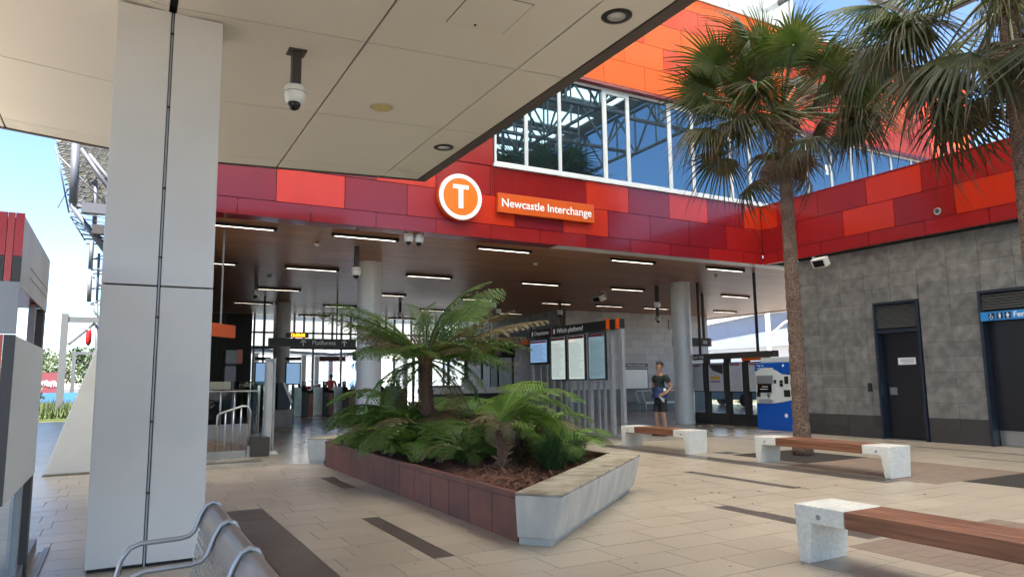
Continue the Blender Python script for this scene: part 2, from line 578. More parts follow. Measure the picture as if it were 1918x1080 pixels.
def mirror_glass():
    m = bpy.data.materials.new('reflective_window_glass')
    m.use_nodes = True
    b = m.node_tree.nodes['Principled BSDF']
    b.inputs['Base Color'].default_value = (0.010, 0.016, 0.022, 1)
    b.inputs['Roughness'].default_value = 0.015
    b.inputs['IOR'].default_value = 2.9
    b.inputs['Specular Tint'].default_value = (0.50, 0.80, 1.0, 1)
    return m
M['mirror'] = mirror_glass()
def skylight():
    m = bpy.data.materials.new('translucent_skylight')
    m.use_nodes = True
    nt = m.node_tree
    nt.nodes.remove(nt.nodes['Principled BSDF'])
    t = nt.nodes.new('ShaderNodeBsdfTranslucent')
    t.inputs[0].default_value = (0.90, 0.90, 0.80, 1)
    nt.links.new(t.outputs[0], nt.nodes['Material Output'].inputs[0])
    return m
M['skylight'] = skylight()
# ------------------------------------------------------------------ ground and floor
obj('ground', MB().box((-160, -120, -1.0), (220, 400, -0.03)), M['ground'], kind='structure')
floor = obj('floor', MB().box((-6, -6, -0.03), (44, 36, -0.006)), M['grout'], kind='structure')
STRIPS = [(1.10, 1.48, 2.35, 8.60), (2.27, 2.45, 5.45, 7.40), (2.68, 2.86, 9.57, 10.82), (7.54, 7.71, 6.36, 8.37), (5.77, 5.98, 4.10, 5.95),
          (8.95, 9.36, 6.03, 12.6), (12.82, 12.95, 4.6, 7.29), (13.95, 14.10, 6.3, 8.76), (12.75, 12.88, 11.0, 13.6), (5.0, 5.2, 16.6, 19.2)]
RESIN = [(9.38, 11.56, 5.62, 8.08), (5.38, 7.6, 1.2, 4.02)]
PITS = [(9.92, 11.54, 8.11, 9.72), (9.92, 11.54, 4.00, 5.60)]
def cut(rects, h):
    out = []
    for (x0, x1, y0, y1) in rects:
        a0, a1, b0, b1 = h
        if a0 >= x1 or a1 <= x0 or b0 >= y1 or b1 <= y0:
            out.append((x0, x1, y0, y1))
            continue
        if a0 > x0:
            out.append((x0, a0, y0, y1))
        if a1 < x1:
            out.append((a1, x1, y0, y1))
        c0, c1 = max(x0, a0), min(x1, a1)
        if b0 > y0:
            out.append((c0, c1, y0, b0))
        if b1 < y1:
            out.append((c0, c1, b1, y1))
    return [r for r in out if r[1] - r[0] > 0.03 and r[3] - r[2] > 0.03]
RT = ROT.transposed()
def proj(p):
    c = RT @ (Vector(p) - Vector((0, 0, 1.4)))
    if c.z > -0.1:
        return None
    return 959 + 1323 * c.x / -c.z, 540 - 1323 * c.y / -c.z, -c.z
TW, TD, G = 0.585, 0.39, 0.0035
tiles = []
j = 0
y = 5.455 - TD * 24
while y < 36:
    off = (0.0, 0.21, 0.40, 0.11, 0.31, 0.5)[j % 6] + 0.05 * math.sin(j * 2.3)
    x = -6 + off * TW - TW
    while x < 30:
        rs = [(max(x, -6), min(x + TW, 30), y, y + TD)]
        if rs[0][1] - rs[0][0] > 0.04:
            for h in STRIPS + RESIN + PITS:
                rs = cut(rs, h)
            for r in rs:
                q = proj(((r[0] + r[1]) / 2, (r[2] + r[3]) / 2, 0))
                vis = q and -80 < q[0] < 2000 and q[1] < 1110
                tiles.append((-(1.0 / q[2] ** 3) * (r[1] - r[0]) * (r[3] - r[2]) if vis else 1.0, r))
        x += TW
    y += TD
    j += 1
tiles.sort(key=lambda t: t[0])
cache = {}
rest = MB()
hallt = MB()
for i, (k, r) in enumerate(tiles):
    w, d = r[1] - r[0] - 2 * G, r[3] - r[2] - 2 * G
    if i < 300:
        key = (round(w, 3), round(d, 3))
        if key not in cache:
            cache[key] = mesh_of('tile', MB().box((-w / 2, -d / 2, -0.02), (w / 2, d / 2, 0)), M['tile'])
        o = link(bpy.data.objects.new('tile', cache[key]))
        o.parent = floor
        o.location = ((r[0] + r[1]) / 2, (r[2] + r[3]) / 2, random.uniform(-0.0008, 0.0008))
        o.rotation_euler = (random.uniform(-1, 1) * 0.0012, random.uniform(-1, 1) * 0.0012, 0)
    else:
        cx, cy = (r[0] + r[1]) / 2, (r[2] + r[3]) / 2
        m = Matrix.Translation((cx, cy, 0)) @ Matrix.Rotation(random.uniform(-1, 1) * 0.001, 4, 'X')
        (hallt if cy > 13.0 and cx > 0.5 else rest).box((-w / 2, -d / 2, -0.02), (w / 2, d / 2, 0), m)
obj('far_tile', rest, M['tile'], floor, kind='stuff')
obj('hall_tile', hallt, M['tile_polished'], floor, kind='stuff')
gs = MB()
rg = random.Random(77)
for k in range(120):
    x, y = rg.uniform(-3, 12), rg.uniform(2.5, 13)
    r = rg.uniform(0.007, 0.02)
    gs.add([(x + r * math.cos(R(60 * q)) * rg.uniform(0.7, 1.2), y + r * math.sin(R(60 * q)) * rg.uniform(0.7, 1.2), 0.0022) for q in range(6)], [(0, 1, 2, 3, 4, 5)])
obj('gum_spot', gs, M['grout'], floor, kind='stuff')
ls = MB()
for k in range(28):
    x, y = rg.uniform(5.2, 8.5), rg.uniform(5.0, 9.0)
    a, l = rg.uniform(0, 6.3), rg.uniform(0.015, 0.04)
    c_, s_ = math.cos(a) * l, math.sin(a) * l
    ls.add([(x - c_, y - s_, 0.004), (x - s_ * 0.3, y + c_ * 0.3, 0.012), (x + c_, y + s_, 0.005), (x + s_ * 0.3, y - c_ * 0.3, 0.008)], [(0, 1, 2, 3)])
obj('leaf_litter', ls, M['stump'] if 'stump' in M else M['soil'], floor, kind='stuff')
obj('platform', MB().box((-2.0, 36.0, -0.5), (34, 58, -0.008)), mat('platform_paving', (0.34, 0.34, 0.35), 0.5, noise=0.08, ns=1), kind='structure')
for (x0, x1, y0, y1) in STRIPS:
    n = max(1, round((y1 - y0) / (0.68 if x1 - x0 > 0.3 else 0.39)))
    for k in range(n):
        a = y0 + (y1 - y0) * k / n
        b = y0 + (y1 - y0) * (k + 1) / n
        obj('dark_tile', MB().box((x0 + 0.003, a + 0.002, -0.02), (x1 - 0.003, b - 0.002, 0.0)), M['tile_dark'], floor)
rm = MB()
for (x0, x1, y0, y1) in RESIN:
    nx, ny = int((x1 - x0) / 0.19), int((y1 - y0) / 0.095)
    for a in range(nx):
        for b in range(ny):
            ox = 0.095 if b % 2 else 0
            xa = x0 + (x1 - x0) * a / nx
            ya = y0 + (y1 - y0) * b / ny
            rm.box((xa + 0.0015, ya + 0.0015, -0.02), (xa + (x1 - x0) / nx - 0.0015, ya + (y1 - y0) / ny - 0.0015, random.uniform(-0.001, 0.0008)))
obj('small_paver', rm, M['resin'], floor, kind='stuff')
for (x0, x1, y0, y1) in PITS:
    obj('planting_pit', MB().box((x0, y0, -0.03), (x1, y1, -0.004)), M['soil'], floor)
# tactile strip of steel bars in front of the ramp
tm = MB()
for k in range(17):
    for q in (0, 1):
        if q == 1 and k > 6:
            continue
        x = 1.42 + 0.055 * k
        y0 = 13.55 + 0.75 * q
        tm.box((x, y0, 0.0), (x + 0.028, y0 + 0.5, 0.006))
obj('tactile_bar', tm, M['steel'], floor, kind='stuff')
gm = MB().box((9.97, 9.86, 0.0), (10.32, 10.2, 0.003))
grate = obj('drain_grate', gm, M['darksteel'], floor)
for a in range(4):
    for b in range(4):
        obj('grate_ring', MB().lathe([(0.034, 0.003), (0.034, 0.006), (0.022, 0.006), (0.022, 0.0035)], (10.02 + a * 0.083, 9.91 + b * 0.083, 0), 10), M['steel'], grate)
for (x, y) in ((4.05, 8.9), (6.85, 9.1), (7.1, 9.25), (6.4, 8.05), (5.05, 4.2), (6.65, 9.7)):
    pass

# ------------------------------------------------------------------ canopy over the camera
VX, VZ, SR, SL = 0.23, 4.55, 0.046, -0.08
def cz(x):
    return VZ + (SR if x > VX else SL) * (x - VX)
canopy = thing('canopy', 'beige folded soffit canopy overhead with dark joints and dark edge', 'canopy', (0.2, 2.0, 4.5))
ys = [10.74, 10.37, 8.30, 6.27, 4.22, 2.15, 0.05, -2.0, -4.1, -6.2]
xr = [VX + 0.02, 1.90, 3.55, 4.16]
xl = [VX - 0.02, -1.46, -3.15, -4.85]
for xs in (xr, xl):
    for i in range(3):
        xa, xb = sorted((xs[i], xs[i + 1]))
        for k in range(len(ys) - 1):
            g = 0.011
            gy = 0.010 if k == 2 else 0.006
            a, b = xa + g, xb - g
            y1, y0 = ys[k] - gy, ys[k + 1] + gy
            vs = [(a, y0, cz(a)), (b, y0, cz(b)), (b, y1, cz(b)), (a, y1, cz(a))]
            obj('soffit_panel', MB().extr(list(reversed(vs)), (0, 0, 0.03)), M['soffit'], canopy)
def slab(x0, x1, y0, y1, d0, d1):
    return MB().extr(list(reversed([(x0, y0, cz(x0) + d0), (x1, y0, cz(x1) + d0), (x1, y1, cz(x1) + d0), (x0, y1, cz(x0) + d0)])), (0, 0, d1 - d0))
for (a, b) in ((VX + 0.001, 4.16), (-4.9, VX - 0.001)):
    obj('soffit_backing', slab(a, b, -6.3, 10.74, 0.045, 0.4), M['joint'], canopy)
obj('edge_trim', slab(4.162, 4.31, -6.3, 10.80, -0.015, 0.42), M['canopy_edge'], canopy)
obj('edge_trim', slab(VX + 0.001, 4.162, 10.742, 10.80, -0.012, 0.41), M['canopy_edge'], canopy)
obj('edge_trim', slab(-4.9, VX - 0.001, 10.742, 10.80, -0.012, 0.41), M['canopy_edge'], canopy)
hx0, hx1, hy0, hy1 = 2.44, 3.02, 5.02, 5.60
obj('hatch_gap', slab(hx0 - 0.008, hx1 + 0.008, hy0 - 0.008, hy1 + 0.008, -0.002, 0.01), M['joint'], canopy)
hatch = obj('access_hatch', slab(hx0, hx1, hy0, hy1, -0.006, 0.0), M['soffit'], canopy)
obj('hatch_lock', MB().lathe([(0.012, 0), (0.012, -0.01)], (2.7, 5.54, cz(2.7) - 0.005), 10), M['darksteel'], hatch)

def downlight(x, y, label):
    t = thing('downlight', label, 'downlight', (x, y, cz(x)), 'round downlights in the canopy soffit')
    z = cz(x)
    obj('rim', MB().lathe([(0.088, z + 0.004), (0.088, z - 0.012), (0.096, z - 0.018), (0.142, z - 0.008), (0.144, z + 0.004)], (x, y, 0), 32), M['black'], t, smooth=True)
    obj('reflector', MB().lathe([(0.086, z - 0.011), (0.075, z - 0.006), (0.045, z - 0.001), (0.0, z + 0.0005)], (x, y, 0), 32), M['chrome'], t, smooth=True)
downlight(3.83, 4.89, 'large near downlight with black rim at top of canopy')
downlight(3.88, 9.01, 'small far downlight with black rim near canopy corner')
t = thing('ceiling_speaker', 'round yellowish ceiling speaker between the joints of the canopy', 'speaker', (2.56, 7.81, cz(2.56)))
z = cz(2.56)
obj('speaker_ring', MB().lathe([(0.142, z + 0.004), (0.150, z - 0.010), (0.132, z - 0.02), (0.130, z)], (2.56, 7.81, 0), 32), M['cream'], t, smooth=True)
obj('speaker_grille', MB().lathe([(0.130, z - 0.012), (0.10, z - 0.028), (0.05, z - 0.036), (0.0, z - 0.038)], (2.56, 7.81, 0), 32), M['speaker'], t, smooth=True)

def dome_camera(x, y, zt, drop, label, s=1.0, group='dome security cameras', plate=True):
    """dome camera on a dropper"""
    t = thing('security_camera', label, 'camera', (x, y, zt), group)
    if plate:
        obj('mount_plate', MB().box((x - 0.085 * s, y - 0.085 * s, zt - 0.012), (x + 0.085 * s, y + 0.085 * s, zt + 0.004)), M['canopy_edge'], t)
    if drop > 0.02:
        obj('dropper', MB().box((x - 0.043 * s, y - 0.043 * s, zt - drop - 0.01), (x + 0.043 * s, y + 0.043 * s, zt - 0.012)), M['darksteel'], t)
    z = zt - drop
    h = obj('housing', MB().lathe([(0.02 * s, z + 0.012), (0.085 * s, z + 0.006), (0.1 * s, z - 0.005), (0.1 * s, z - 0.09 * s), (0.092 * s, z - 0.14 * s), (0.062 * s, z - 0.185 * s), (0.03 * s, z - 0.2 * s)], (x, y, 0), 24), M['white'], t, smooth=True)
    obj('lens_dome', MB().lathe([(0.062 * s, z - 0.170 * s), (0.060 * s, z - 0.198 * s), (0.042 * s, z - 0.228 * s), (0.015 * s, z - 0.242 * s), (0.0, z - 0.243 * s)], (x - 0.012 * s, y - 0.02 * s, 0), 20), M['lens'], t, smooth=True)
    obj('band', MB().lathe([(0.099 * s, z - 0.054 * s), (0.1025 * s, z - 0.056 * s), (0.1025 * s, z - 0.062 * s), (0.099 * s, z - 0.064 * s)], (x, y, 0), 24), M['greypaint'], h)
    return t
dome_camera(1.34, 6.73, cz(1.34), 0.36, 'white dome camera on dark dropper under the canopy', 1.0)

# clad column under the canopy
colm = thing('canopy_column', 'wide pale grey clad column with a dark centre joint', 'column', (0.24, 6.6, 0))
def cxw(z):
    return -0.165 - 0.016 * z / 4.55, 0.655 - 0.022 * z / 4.55
def colpanel(z0, z1, side):
    a0, b0 = cxw(z0)
    a1, b1 = cxw(z1)
    m = 0.235
    if side == 0:
        p = [(a0, 6.37, z0), (m - 0.013, 6.37, z0), (m - 0.013, 6.37, z1), (a1, 6.37, z1)]
    else:
        p = [(m + 0.013, 6.37, z0), (b0, 6.37, z0), (b1, 6.37, z1), (m + 0.013, 6.37, z1)]
    obj('cladding_panel', MB().extr(p, (0, 0.42, 0)), M['clad'], colm, bevel=0.006)
for (a, b) in ((0.028, 2.187), (2.199, 4.553)):
    colpanel(a, b, 0)
    colpanel(a, b, 1)
obj('core', MB().box((-0.15, 6.40, 0.0), (0.62, 6.76, 4.54)), M['joint'], colm)
jn = obj('joint_channel', MB().box((0.229, 6.374, 0.0), (0.241, 6.41, 4.55)), M['galv'], colm)
for z in (0.55, 1.1, 1.93, 2.42, 3.0, 3.7, 4.35):
    obj('clip', MB().box((0.221, 6.366, z), (0.249, 6.374, z + 0.02)), M['black'], jn)

# ------------------------------------------------------------------ station building
YF = 13.21
bld = thing('station_building', 'red and orange panelled station building with long upper window band', 'building', (13, 23, 0))
def fpanel(x0, x1, z0, z1, m, y=YF, d=0.04, g=0.006):
    obj('panel', MB().box((x0 + g, y, z0 + g), (x1 - g, y + d, z1 - g)), M[m], bld)
PW = 1.268
Z0, Z1, Z2, Z3 = 4.41, 4.72, 5.36, 6.01
e0 = [0.42, 1.68, 2.98, 4.25, 5.52, 6.77, 8.02, 9.28, 10.54, 11.80, 13.06, 14.32, 15.04]
for i in range(12):
    fpanel(e0[i], e0[i + 1], Z0, Z1, ['deep', 'deep', 'deep', 'deep', 'red', 'red', 'red', 'deep', 'deep', 'deep', 'red', 'red'][i])
e1 = [0.42, 1.07, 2.34, 3.62, 4.89, 6.13, 7.38, 8.64, 9.90, 11.17, 12.44, 13.72, 15.04]
c1 = ['deep', 'deep', 'scarlet', 'deep', 'red', 'scarlet', 'deep', 'scarlet', 'deep', 'deep', 'deep', 'red']
c1[4] = 'red'
e1[5] = 6.10
for i in range(12):
    fpanel(e1[i], e1[i + 1], Z1, Z2, c1[i])
e2 = [0.42, 1.7, 2.98, 4.25, 5.52, 6.77, 9.30, 10.53, 11.81, 13.09, 14.38, 15.04]
c2 = ['deep', 'red', 'deep', 'scarlet', 'red', 'red', 'scarlet', 'deep', 'scarlet', 'deep', 'scarlet']
for i in range(11):
    if i == 5:
        # ribbed fascia strip behind the name sign
        obj('panel', MB().box((6.776, YF + 0.02, Z2 + 0.006), (9.294, YF + 0.04, Z3 - 0.006)), M['red'], bld)
        rib = MB()
        x = 6.79
        while x < 9.28:
            rib.box((x, YF, Z2 + 0.008), (x + 0.035, YF + 0.02, Z3 - 0.008))
            x += 0.055
        obj('ribbed_cladding', rib, M['red'], bld, kind='stuff')
        continue
    fpanel(e2[i], e2[i + 1], Z2, Z3, c2[i])
# panels left of the upper windows
for (a, b, z0, z1, c) in ((5.52, 6.86, 6.02, 6.66, 'red'), (4.89, 6.2, 6.66, 7.3, 'scarlet'), (6.2, 6.86, 6.66, 7.3, 'red'), (4.25, 5.52, 6.02, 6.66, 'deep'), (2.98, 4.25, 6.02, 6.66, 'red'), (1.7, 2.98, 6.02, 6.66, 'scarlet'), (0.42, 1.7, 6.02, 6.66, 'deep')):
    fpanel(a, b, z0, z1, c)
for k in range(5):
    fpanel(0.42 + 1.29 * k, 0.42 + 1.29 * (k + 1), 7.3, 8.44, ('deep', 'scarlet', 'red', 'scarlet', 'red')[k])
fpanel(0.42, 4.89, 6.66, 7.3, 'red')
# upper wall, 0.15 m proud of the windows
YU = 13.06
zr = [8.47, 9.10, 9.73, 10.37, 11.0, 11.38]
for r in range(5):
    x = 0.42 - (0.62 if r % 2 else 0.0) + 0.03
    x = 9.80 - 1.255 * 8 + 0.6275 * (r % 2) + (0.0 if r < 5 else 0)
    k = 0
    while x < 25.4:
        a, b = max(x, 0.42), min(x + 1.255, 25.45)
        if b - a > 0.05:
            w = random.Random(r * 100 + k).random()
            if b < 17:
                c = 'orange' if w < 0.62 else 'orange_red'
                if 9.5 < a < 13:
                    c = [['orange', 'orange', 'orange'], ['orange_red', 'orange_red', 'orange'], ['orange', 'orange', 'orange_red'], ['orange_red', 'orange_red', 'orange'], ['orange'] * 3][r][k % 3]
            else:
                c = 'orange_red' if w < 0.55 else ('scarlet' if w < 0.8 else 'orange')
            fpanel(a, b, zr[r], zr[r + 1], c, YU)
        x += 1.255
        k += 1
# rounded corner pieces and flank on the right end
for r in range(5):
    mb = MB()
    pr = [(25.455 + 0.3 * math.sin(w), YU + 0.3 - 0.3 * math.cos(w)) for w in [R(15 * q) for q in range(7)]]
    pi = [(25.455 + 0.26 * math.sin(w), YU + 0.3 - 0.26 * math.cos(w)) for w in [R(15 * q) for q in range(7)]]
    mb.prism(pr + pi[::-1], zr[r] + 0.006, zr[r + 1] - 0.006)
    obj('corner_panel', mb, M[('orange_red', 'scarlet', 'orange_red', 'orange', 'orange_red')[r]], bld, smooth=False)
    for k in range(6):
        obj('panel', MB().box((25.715, YU + 0.31 + 3.2 * k, zr[r] + 0.006), (25.755, YU + 3.5 + 3.2 * k, zr[r + 1] - 0.006)), M[('orange_red', 'scarlet', 'orange')[(r + k) % 3]], bld)
obj('upper_core', MB().box((0.45, YU + 0.045, 8.50), (25.70, 32.5, 11.36)), M['joint'], bld)
obj('lintel_soffit', MB().box((0.42, YU, 8.40), (25.74, YU + 0.46, 8.468)), M['deep'], bld)
obj('parapet_cap', MB().box((0.40, YU - 0.03, 11.385), (25.78, YU + 0.25, 11.47)), M['frame'], bld)
# clerestory glazing above the parapet
cl = obj('clerestory_window', MB().box((0.6, YU + 0.2, 11.47), (17.0, YU + 0.24, 12.6)), mat('pale_clerestory', (0.50, 0.56, 0.62), 0.2, coat=0.5), bld)
fr = MB()
for k in range(14):
    fr.box((0.6 + 1.25 * k - 0.03, YU + 0.15, 11.47), (0.6 + 1.25 * k + 0.03, YU + 0.2, 12.6))
fr.box((0.57, YU + 0.12, 12.6), (17.03, YU + 0.5, 12.7))
obj('clerestory_frame', fr, M['frame'], cl)
# band of upper windows, one object per window with its pane
WX = [6.90, 7.70, 8.60, 9.87, 10.60, 11.90, 12.70, 14.02, 14.76, 16.02, 17.10, 18.16, 19.12, 20.16, 21.10, 22.18, 23.4, 24.5, 25.6]
WB, WT = 6.10, 8.40
for i in range(len(WX) - 1):
    a, b = WX[i], WX[i + 1]
    f = MB()
    y0, y1 = YF + 0.01, YF + 0.07
    wf = 0.05
    narrow = i in (3, 5, 7)
    if narrow:
        wf = 0.085
    f.box((a + 0.002, y0, WB), (a + wf, y1, WT))
    f.box((b - wf * 0.6, y0, WB), (b - 0.002, y1, WT))
    f.box((a + wf, y0, WB), (b - wf * 0.6, y1, WB + 0.05))
    f.box((a + wf, y0, WT - (0.14 if narrow else 0.06)), (b - wf * 0.6, y1, WT))
    w = obj('window', f, M['frame'], bld)
    obj('pane', MB().box((a + wf, y1 - 0.035, WB + 0.05), (b - wf * 0.6, y1 - 0.015, WT - (0.14 if narrow else 0.06)), Matrix.Translation(((a + b) / 2, y1, 7.2)) @ Matrix.Rotation(R(random.uniform(-0.25, 0.25)), 4, 'Z') @ Matrix.Rotation(R(random.uniform(-0.2, 0.2)), 4, 'X') @ Matrix.Translation((-(a + b) / 2, -y1, -7.2))), M['mirror'], w)
    if i == 10:
        st = obj('window_sticker', MB().box((b - 0.24, y1 - 0.045, 7.32), (b - 0.10, y1 - 0.038, 7.62)), M['lettering'], w)
sill = MB().box((6.86, YF - 0.05, 6.015), (25.6, YF + 0.08, 6.055)).box((6.86, YF - 0.02, 6.057), (25.6, YF + 0.09, 6.098))
obj('sill', sill, M['frame'], bld)
obj('window_core', MB().box((0.5, YF + 0.09, 4.75), (25.6, YF + 0.35, 8.39)), M['joint'], bld)
# return under the fascia, red with its reflecting stretch painted pale, then the boarded ceiling
obj('fascia_return', MB().box((0.42, YF + 0.045, 4.413), (8.5, YF + 0.42, 4.45)), M['deep'], bld)
obj('fascia_return', MB().box((8.51, YF + 0.045, 4.413), (26.0, YF + 0.42, 4.45)), M['frame'], bld)  # pale colour stands in for light reflected along this stretch
ceil = MB()
y = YF + 0.44
while y < 33.0:
    ceil.box((0.42, y, 4.46), (26.6, y + 0.142, 4.48))
    y += 0.15
obj('ceiling_board', ceil, M['ceiling'], bld, kind='stuff')
obj('ceiling_backing', MB().box((0.42, YF + 0.43, 4.49), (26.6, 33.1, 4.7)), M['joint'], bld)
obj('ceiling_edge', MB().box((26.6, 12.4, 4.42), (26.9, 33.1, 5.2)), M['white'], bld)
# roof of the building behind the parapet
obj('roof', MB().box((0.42, YU + 0.5, 11.4), (25.7, 32.6, 11.45)), M['greypaint'], bld)
# round signs
t = thing('transport_sign', 'round orange T sign with white rim on red fascia', 'sign', (6.01, YF - 0.05, 5.2))
RX = Matrix.Rotation(R(90), 3, 'X')
def disc(r0, y0, y1, n=48, ri=None):
    if ri is None:
        return MB().lathe([(r0, 0), (r0, y1 - y0)], (6.01, y1, 5.2), n, RX)
    return MB().lathe([(ri, 0), (ri, y1 - y0), (r0, y1 - y0), (r0, 0)], (6.01, y1, 5.2), n, RX)
obj('body', disc(0.49, YF - 0.14, YF - 0.012), M['sign_orange'], t)
obj('rim', disc(0.485, YF - 0.165, YF - 0.141, 48, 0.397), M['lettering'], t)
obj('face', disc(0.396, YF - 0.158, YF - 0.141), M['disc_orange'], t)
yy = YF - 0.168
obj('letter', MB().box((5.83, yy, 5.365), (6.19, yy + 0.008, 5.455)).box((5.955, yy, 4.955), (6.065, yy + 0.008, 5.364)), M['lettering'], t)
t = thing('name_sign', 'orange station name sign with white lettering below windows', 'sign', (8.16, YF - 0.06, 5.0))
obj('board', MB().box((6.91, YF - 0.12, 4.985), (9.42, YF - 0.03, 5.41)), M['sign_orange'], t, bevel=0.006)
text('lettering', 'Newcastle Interchange', 0.255, (8.165, YF - 0.124, 5.195), AX_NY, M['lettering'], t, 'CENTER', 0.003, 0.003, split=True)
dome_camera(5.05, 13.52, 4.415, 0.0, 'left of a pair of white dome cameras under the fascia', 1.0)
dome_camera(5.27, 13.52, 4.415, 0.0, 'right of a pair of white dome cameras under the fascia', 1.0)

# ------------------------------------------------------------------ toilet block on the right
XF, XW = 15.05, 15.20
tb = thing('toilet_block', 'grey stone tiled block with red panelled fascia and two dark doorways', 'building', (18, 4, 0))
def rpanel(y0, y1, z0, z1, m):
    obj('panel', MB().box((XF, y0 + 0.006, z0 + 0.006), (XF + 0.04, y1 - 0.006, z1 - 0.006)), M[m], tb)
r2 = [YF - 0.0, 12.68, 11.40, 10.09, 8.78, 7.46, 6.6, 5.3, 4.0, 2.7, 1.4]
rc2 = ['scarlet', 'red', 'red', 'scarlet', 'red', 'red', 'scarlet', 'red', 'red', 'scarlet']
r1 = [YF, 12.07, 10.74, 9.45, 8.12, 6.82, 5.5, 4.2, 2.9, 1.6]
rc1 = ['red', 'red', 'scarlet', 'red', 'scarlet', 'red', 'red', 'scarlet', 'red']
r0 = [YF, 12.7, 11.40, 10.11, 8.79, 7.49, 6.2, 4.9, 3.6, 2.3, 1.0]
rc0 = ['red'] * 10
for e, c, za, zb in ((r0, rc0, 4.40, 4.72), (r1, rc1, 4.72, 5.36), (r2, rc2, 5.36, 5.985)):
    for i in range(len(e) - 1):
        rpanel(e[i + 1], e[i] - (0.0 if i else 0.002), za, zb, c[i])
obj('fascia_cap', MB().box((XF - 0.01, 1.0, 5.99), (XF + 0.3, YF - 0.06, 6.02)), M['red'], tb)
obj('fascia_core', MB().box((XF + 0.045, 1.0, 4.43), (XF + 0.4, YF - 0.01, 5.985)), M['joint'], tb)
obj('roof', MB().box((XF + 0.4, 1.0, 5.6), (26.0, 12.4, 5.8)), M['greypaint'], tb)
obj('fascia_drip', MB().box((XF + 0.005, 1.0, 4.385), (XW, 12.35, 4.402)), M['joint'], tb)
for side_y in (12.25,):
    obj('end_wall', MB().box((XW + 0.06, side_y - 0.12, 0.0), (25.8, side_y, 4.42)), M['stone_dark'], tb)
obj('wall_core', MB().box((XW + 0.02, 10.24, 0), (XW + 0.3, 12.12, 4.42)).box((XW + 0.02, 7.94, 0), (XW + 0.3, 9.16, 4.42)).box((XW + 0.02, 9.162, 3.08), (XW + 0.3, 10.238, 4.42)).box((XW + 0.02, 1.0, 3.1), (XW + 0.3, 7.938, 4.42)).box((XW + 0.02, 1.0, 0), (XW + 0.3, 6.68, 3.098)), M['joint'], tb)
OPEN = [(9.165, 10.235, 0, 3.075), (6.685, 7.935, 0, 3.095)]
hh = 0.3205
for r in range(-2, 12):
    if r < 0:
        za, zb = (0.0, 0.25) if r == -2 else (0.25, 0.51)
    else:
        za, zb = 0.51 + hh * r, 0.51 + hh * (r + 1)
        if za > 4.39:
            break
        zb = min(zb, 4.39)
    yb = [12.27, 11.71, 11.07, 10.43, 9.79, 9.15, 8.50, 7.86, 7.21, 6.57, 5.92, 5.28, 4.63, 3.99]
    for i in range(len(yb) - 1):
        rs = [(yb[i + 1], yb[i], za, zb)]
        for h in OPEN:
            rs = cut(rs, h)
        for q in rs:
            g = 0.0025
            w = random.uniform(0, 0.002)
            obj('wall_tile', MB().box((XW - w, q[0] + g, q[2] + g), (XW + 0.02, q[1] - g, q[3] - g)), M['stone_dark' if r < 0 else 'stone'], tb)
def doorway(y0, y1, top, toilet=False):
    f = MB()
    f.box((XW - 0.035, y0 - 0.0, 0), (XW + 0.32, y0 + 0.055, top)).box((XW - 0.035, y1 - 0.055, 0), (XW + 0.32, y1, top)).box((XW - 0.035, y0 + 0.055, top - 0.05), (XW + 0.3, y1 - 0.055, top))
    fr = obj('door_frame', f, M['navy'], tb)
    lz0 = 2.44 if not toilet else 2.66
    for k in range(11 if not toilet else 7):
        z = lz0 + 0.05 + 0.052 * k
        if z > top - 0.09:
            break
        obj('louvre_slat', MB().extr([(XW - 0.012, y0 + 0.056, z), (XW - 0.005, y0 + 0.056, z + 0.012), (XW + 0.06, y0 + 0.056, z + 0.045), (XW + 0.055, y0 + 0.056, z + 0.033)], (0, y1 - y0 - 0.112, 0)), M['slat'], fr)
    obj('louvre_back', MB().box((XW + 0.075, y0 + 0.056, lz0), (XW + 0.09, y1 - 0.056, top - 0.052)), M['joint'], fr)
    obj('transom', MB().box((XW - 0.02, y0 + 0.056, lz0 - 0.07), (XW + 0.2, y1 - 0.056, lz0 - 0.001)), M['navy'], fr)
    return fr
doorway(9.17, 10.23, 3.07)
d = obj('door', MB().box((XW + 0.2, 9.226, 0.015), (XW + 0.245, 10.174, 2.37)), M['door'], tb)
obj('threshold', MB().box((XW - 0.03, 9.226, 0.001), (XW + 0.19, 10.174, 0.014)), M['steel'], tb)
n = obj('door_notice', MB().box((XW + 0.195, 9.45, 1.655), (XW + 0.199, 9.86, 1.81)), M['lettering'], d)
for k in range(3):
    obj('notice_line', MB().box((XW + 0.1925, 9.5, 1.69 + 0.035 * k), (XW + 0.1945, 9.80 - 0.05 * (k == 0), 1.70 + 0.035 * k)), M['ink'], d)
obj('lock_plate', MB().box((XW + 0.18, 9.93, 0.98), (XW + 0.199, 10.1, 1.15)), M['steel'], d, bevel=0.004)
obj('handle', MB().tube([(XW + 0.175, 10.0, 1.02), (XW + 0.14, 10.0, 1.02), (XW + 0.14, 9.93, 1.02)], 0.009, 8), M['steel'], d)
obj('swipe_reader', MB().box((XW - 0.035, 10.40, 1.06), (XW - 0.003, 10.50, 1.25)), M['black'], tb, bevel=0.008)
doorway(6.69, 7.93, 3.09, True)
obj('entry_wall', MB().box((XW + 0.75, 6.2, 0), (XW + 0.8, 8.4, 3.0)), M['door'], tb)
obj('toilet_door', MB().box((XW + 0.2, 6.75, 0.31), (XW + 0.24, 7.87, 2.56)), M['door'], tb)
obj('kick_plate', MB().box((XW + 0.195, 6.75, 0.015), (XW + 0.238, 7.86, 0.305)), M['steel'], tb)
t = thing('toilet_sign', 'blue strip sign with accessible and toilet pictograms over doorway', 'sign', (XW - 0.03, 7.3, 2.5))
obj('board', MB().box((XW - 0.055, 6.75, 2.475), (XW - 0.036, 7.89, 2.65)), M['signblue'], t)
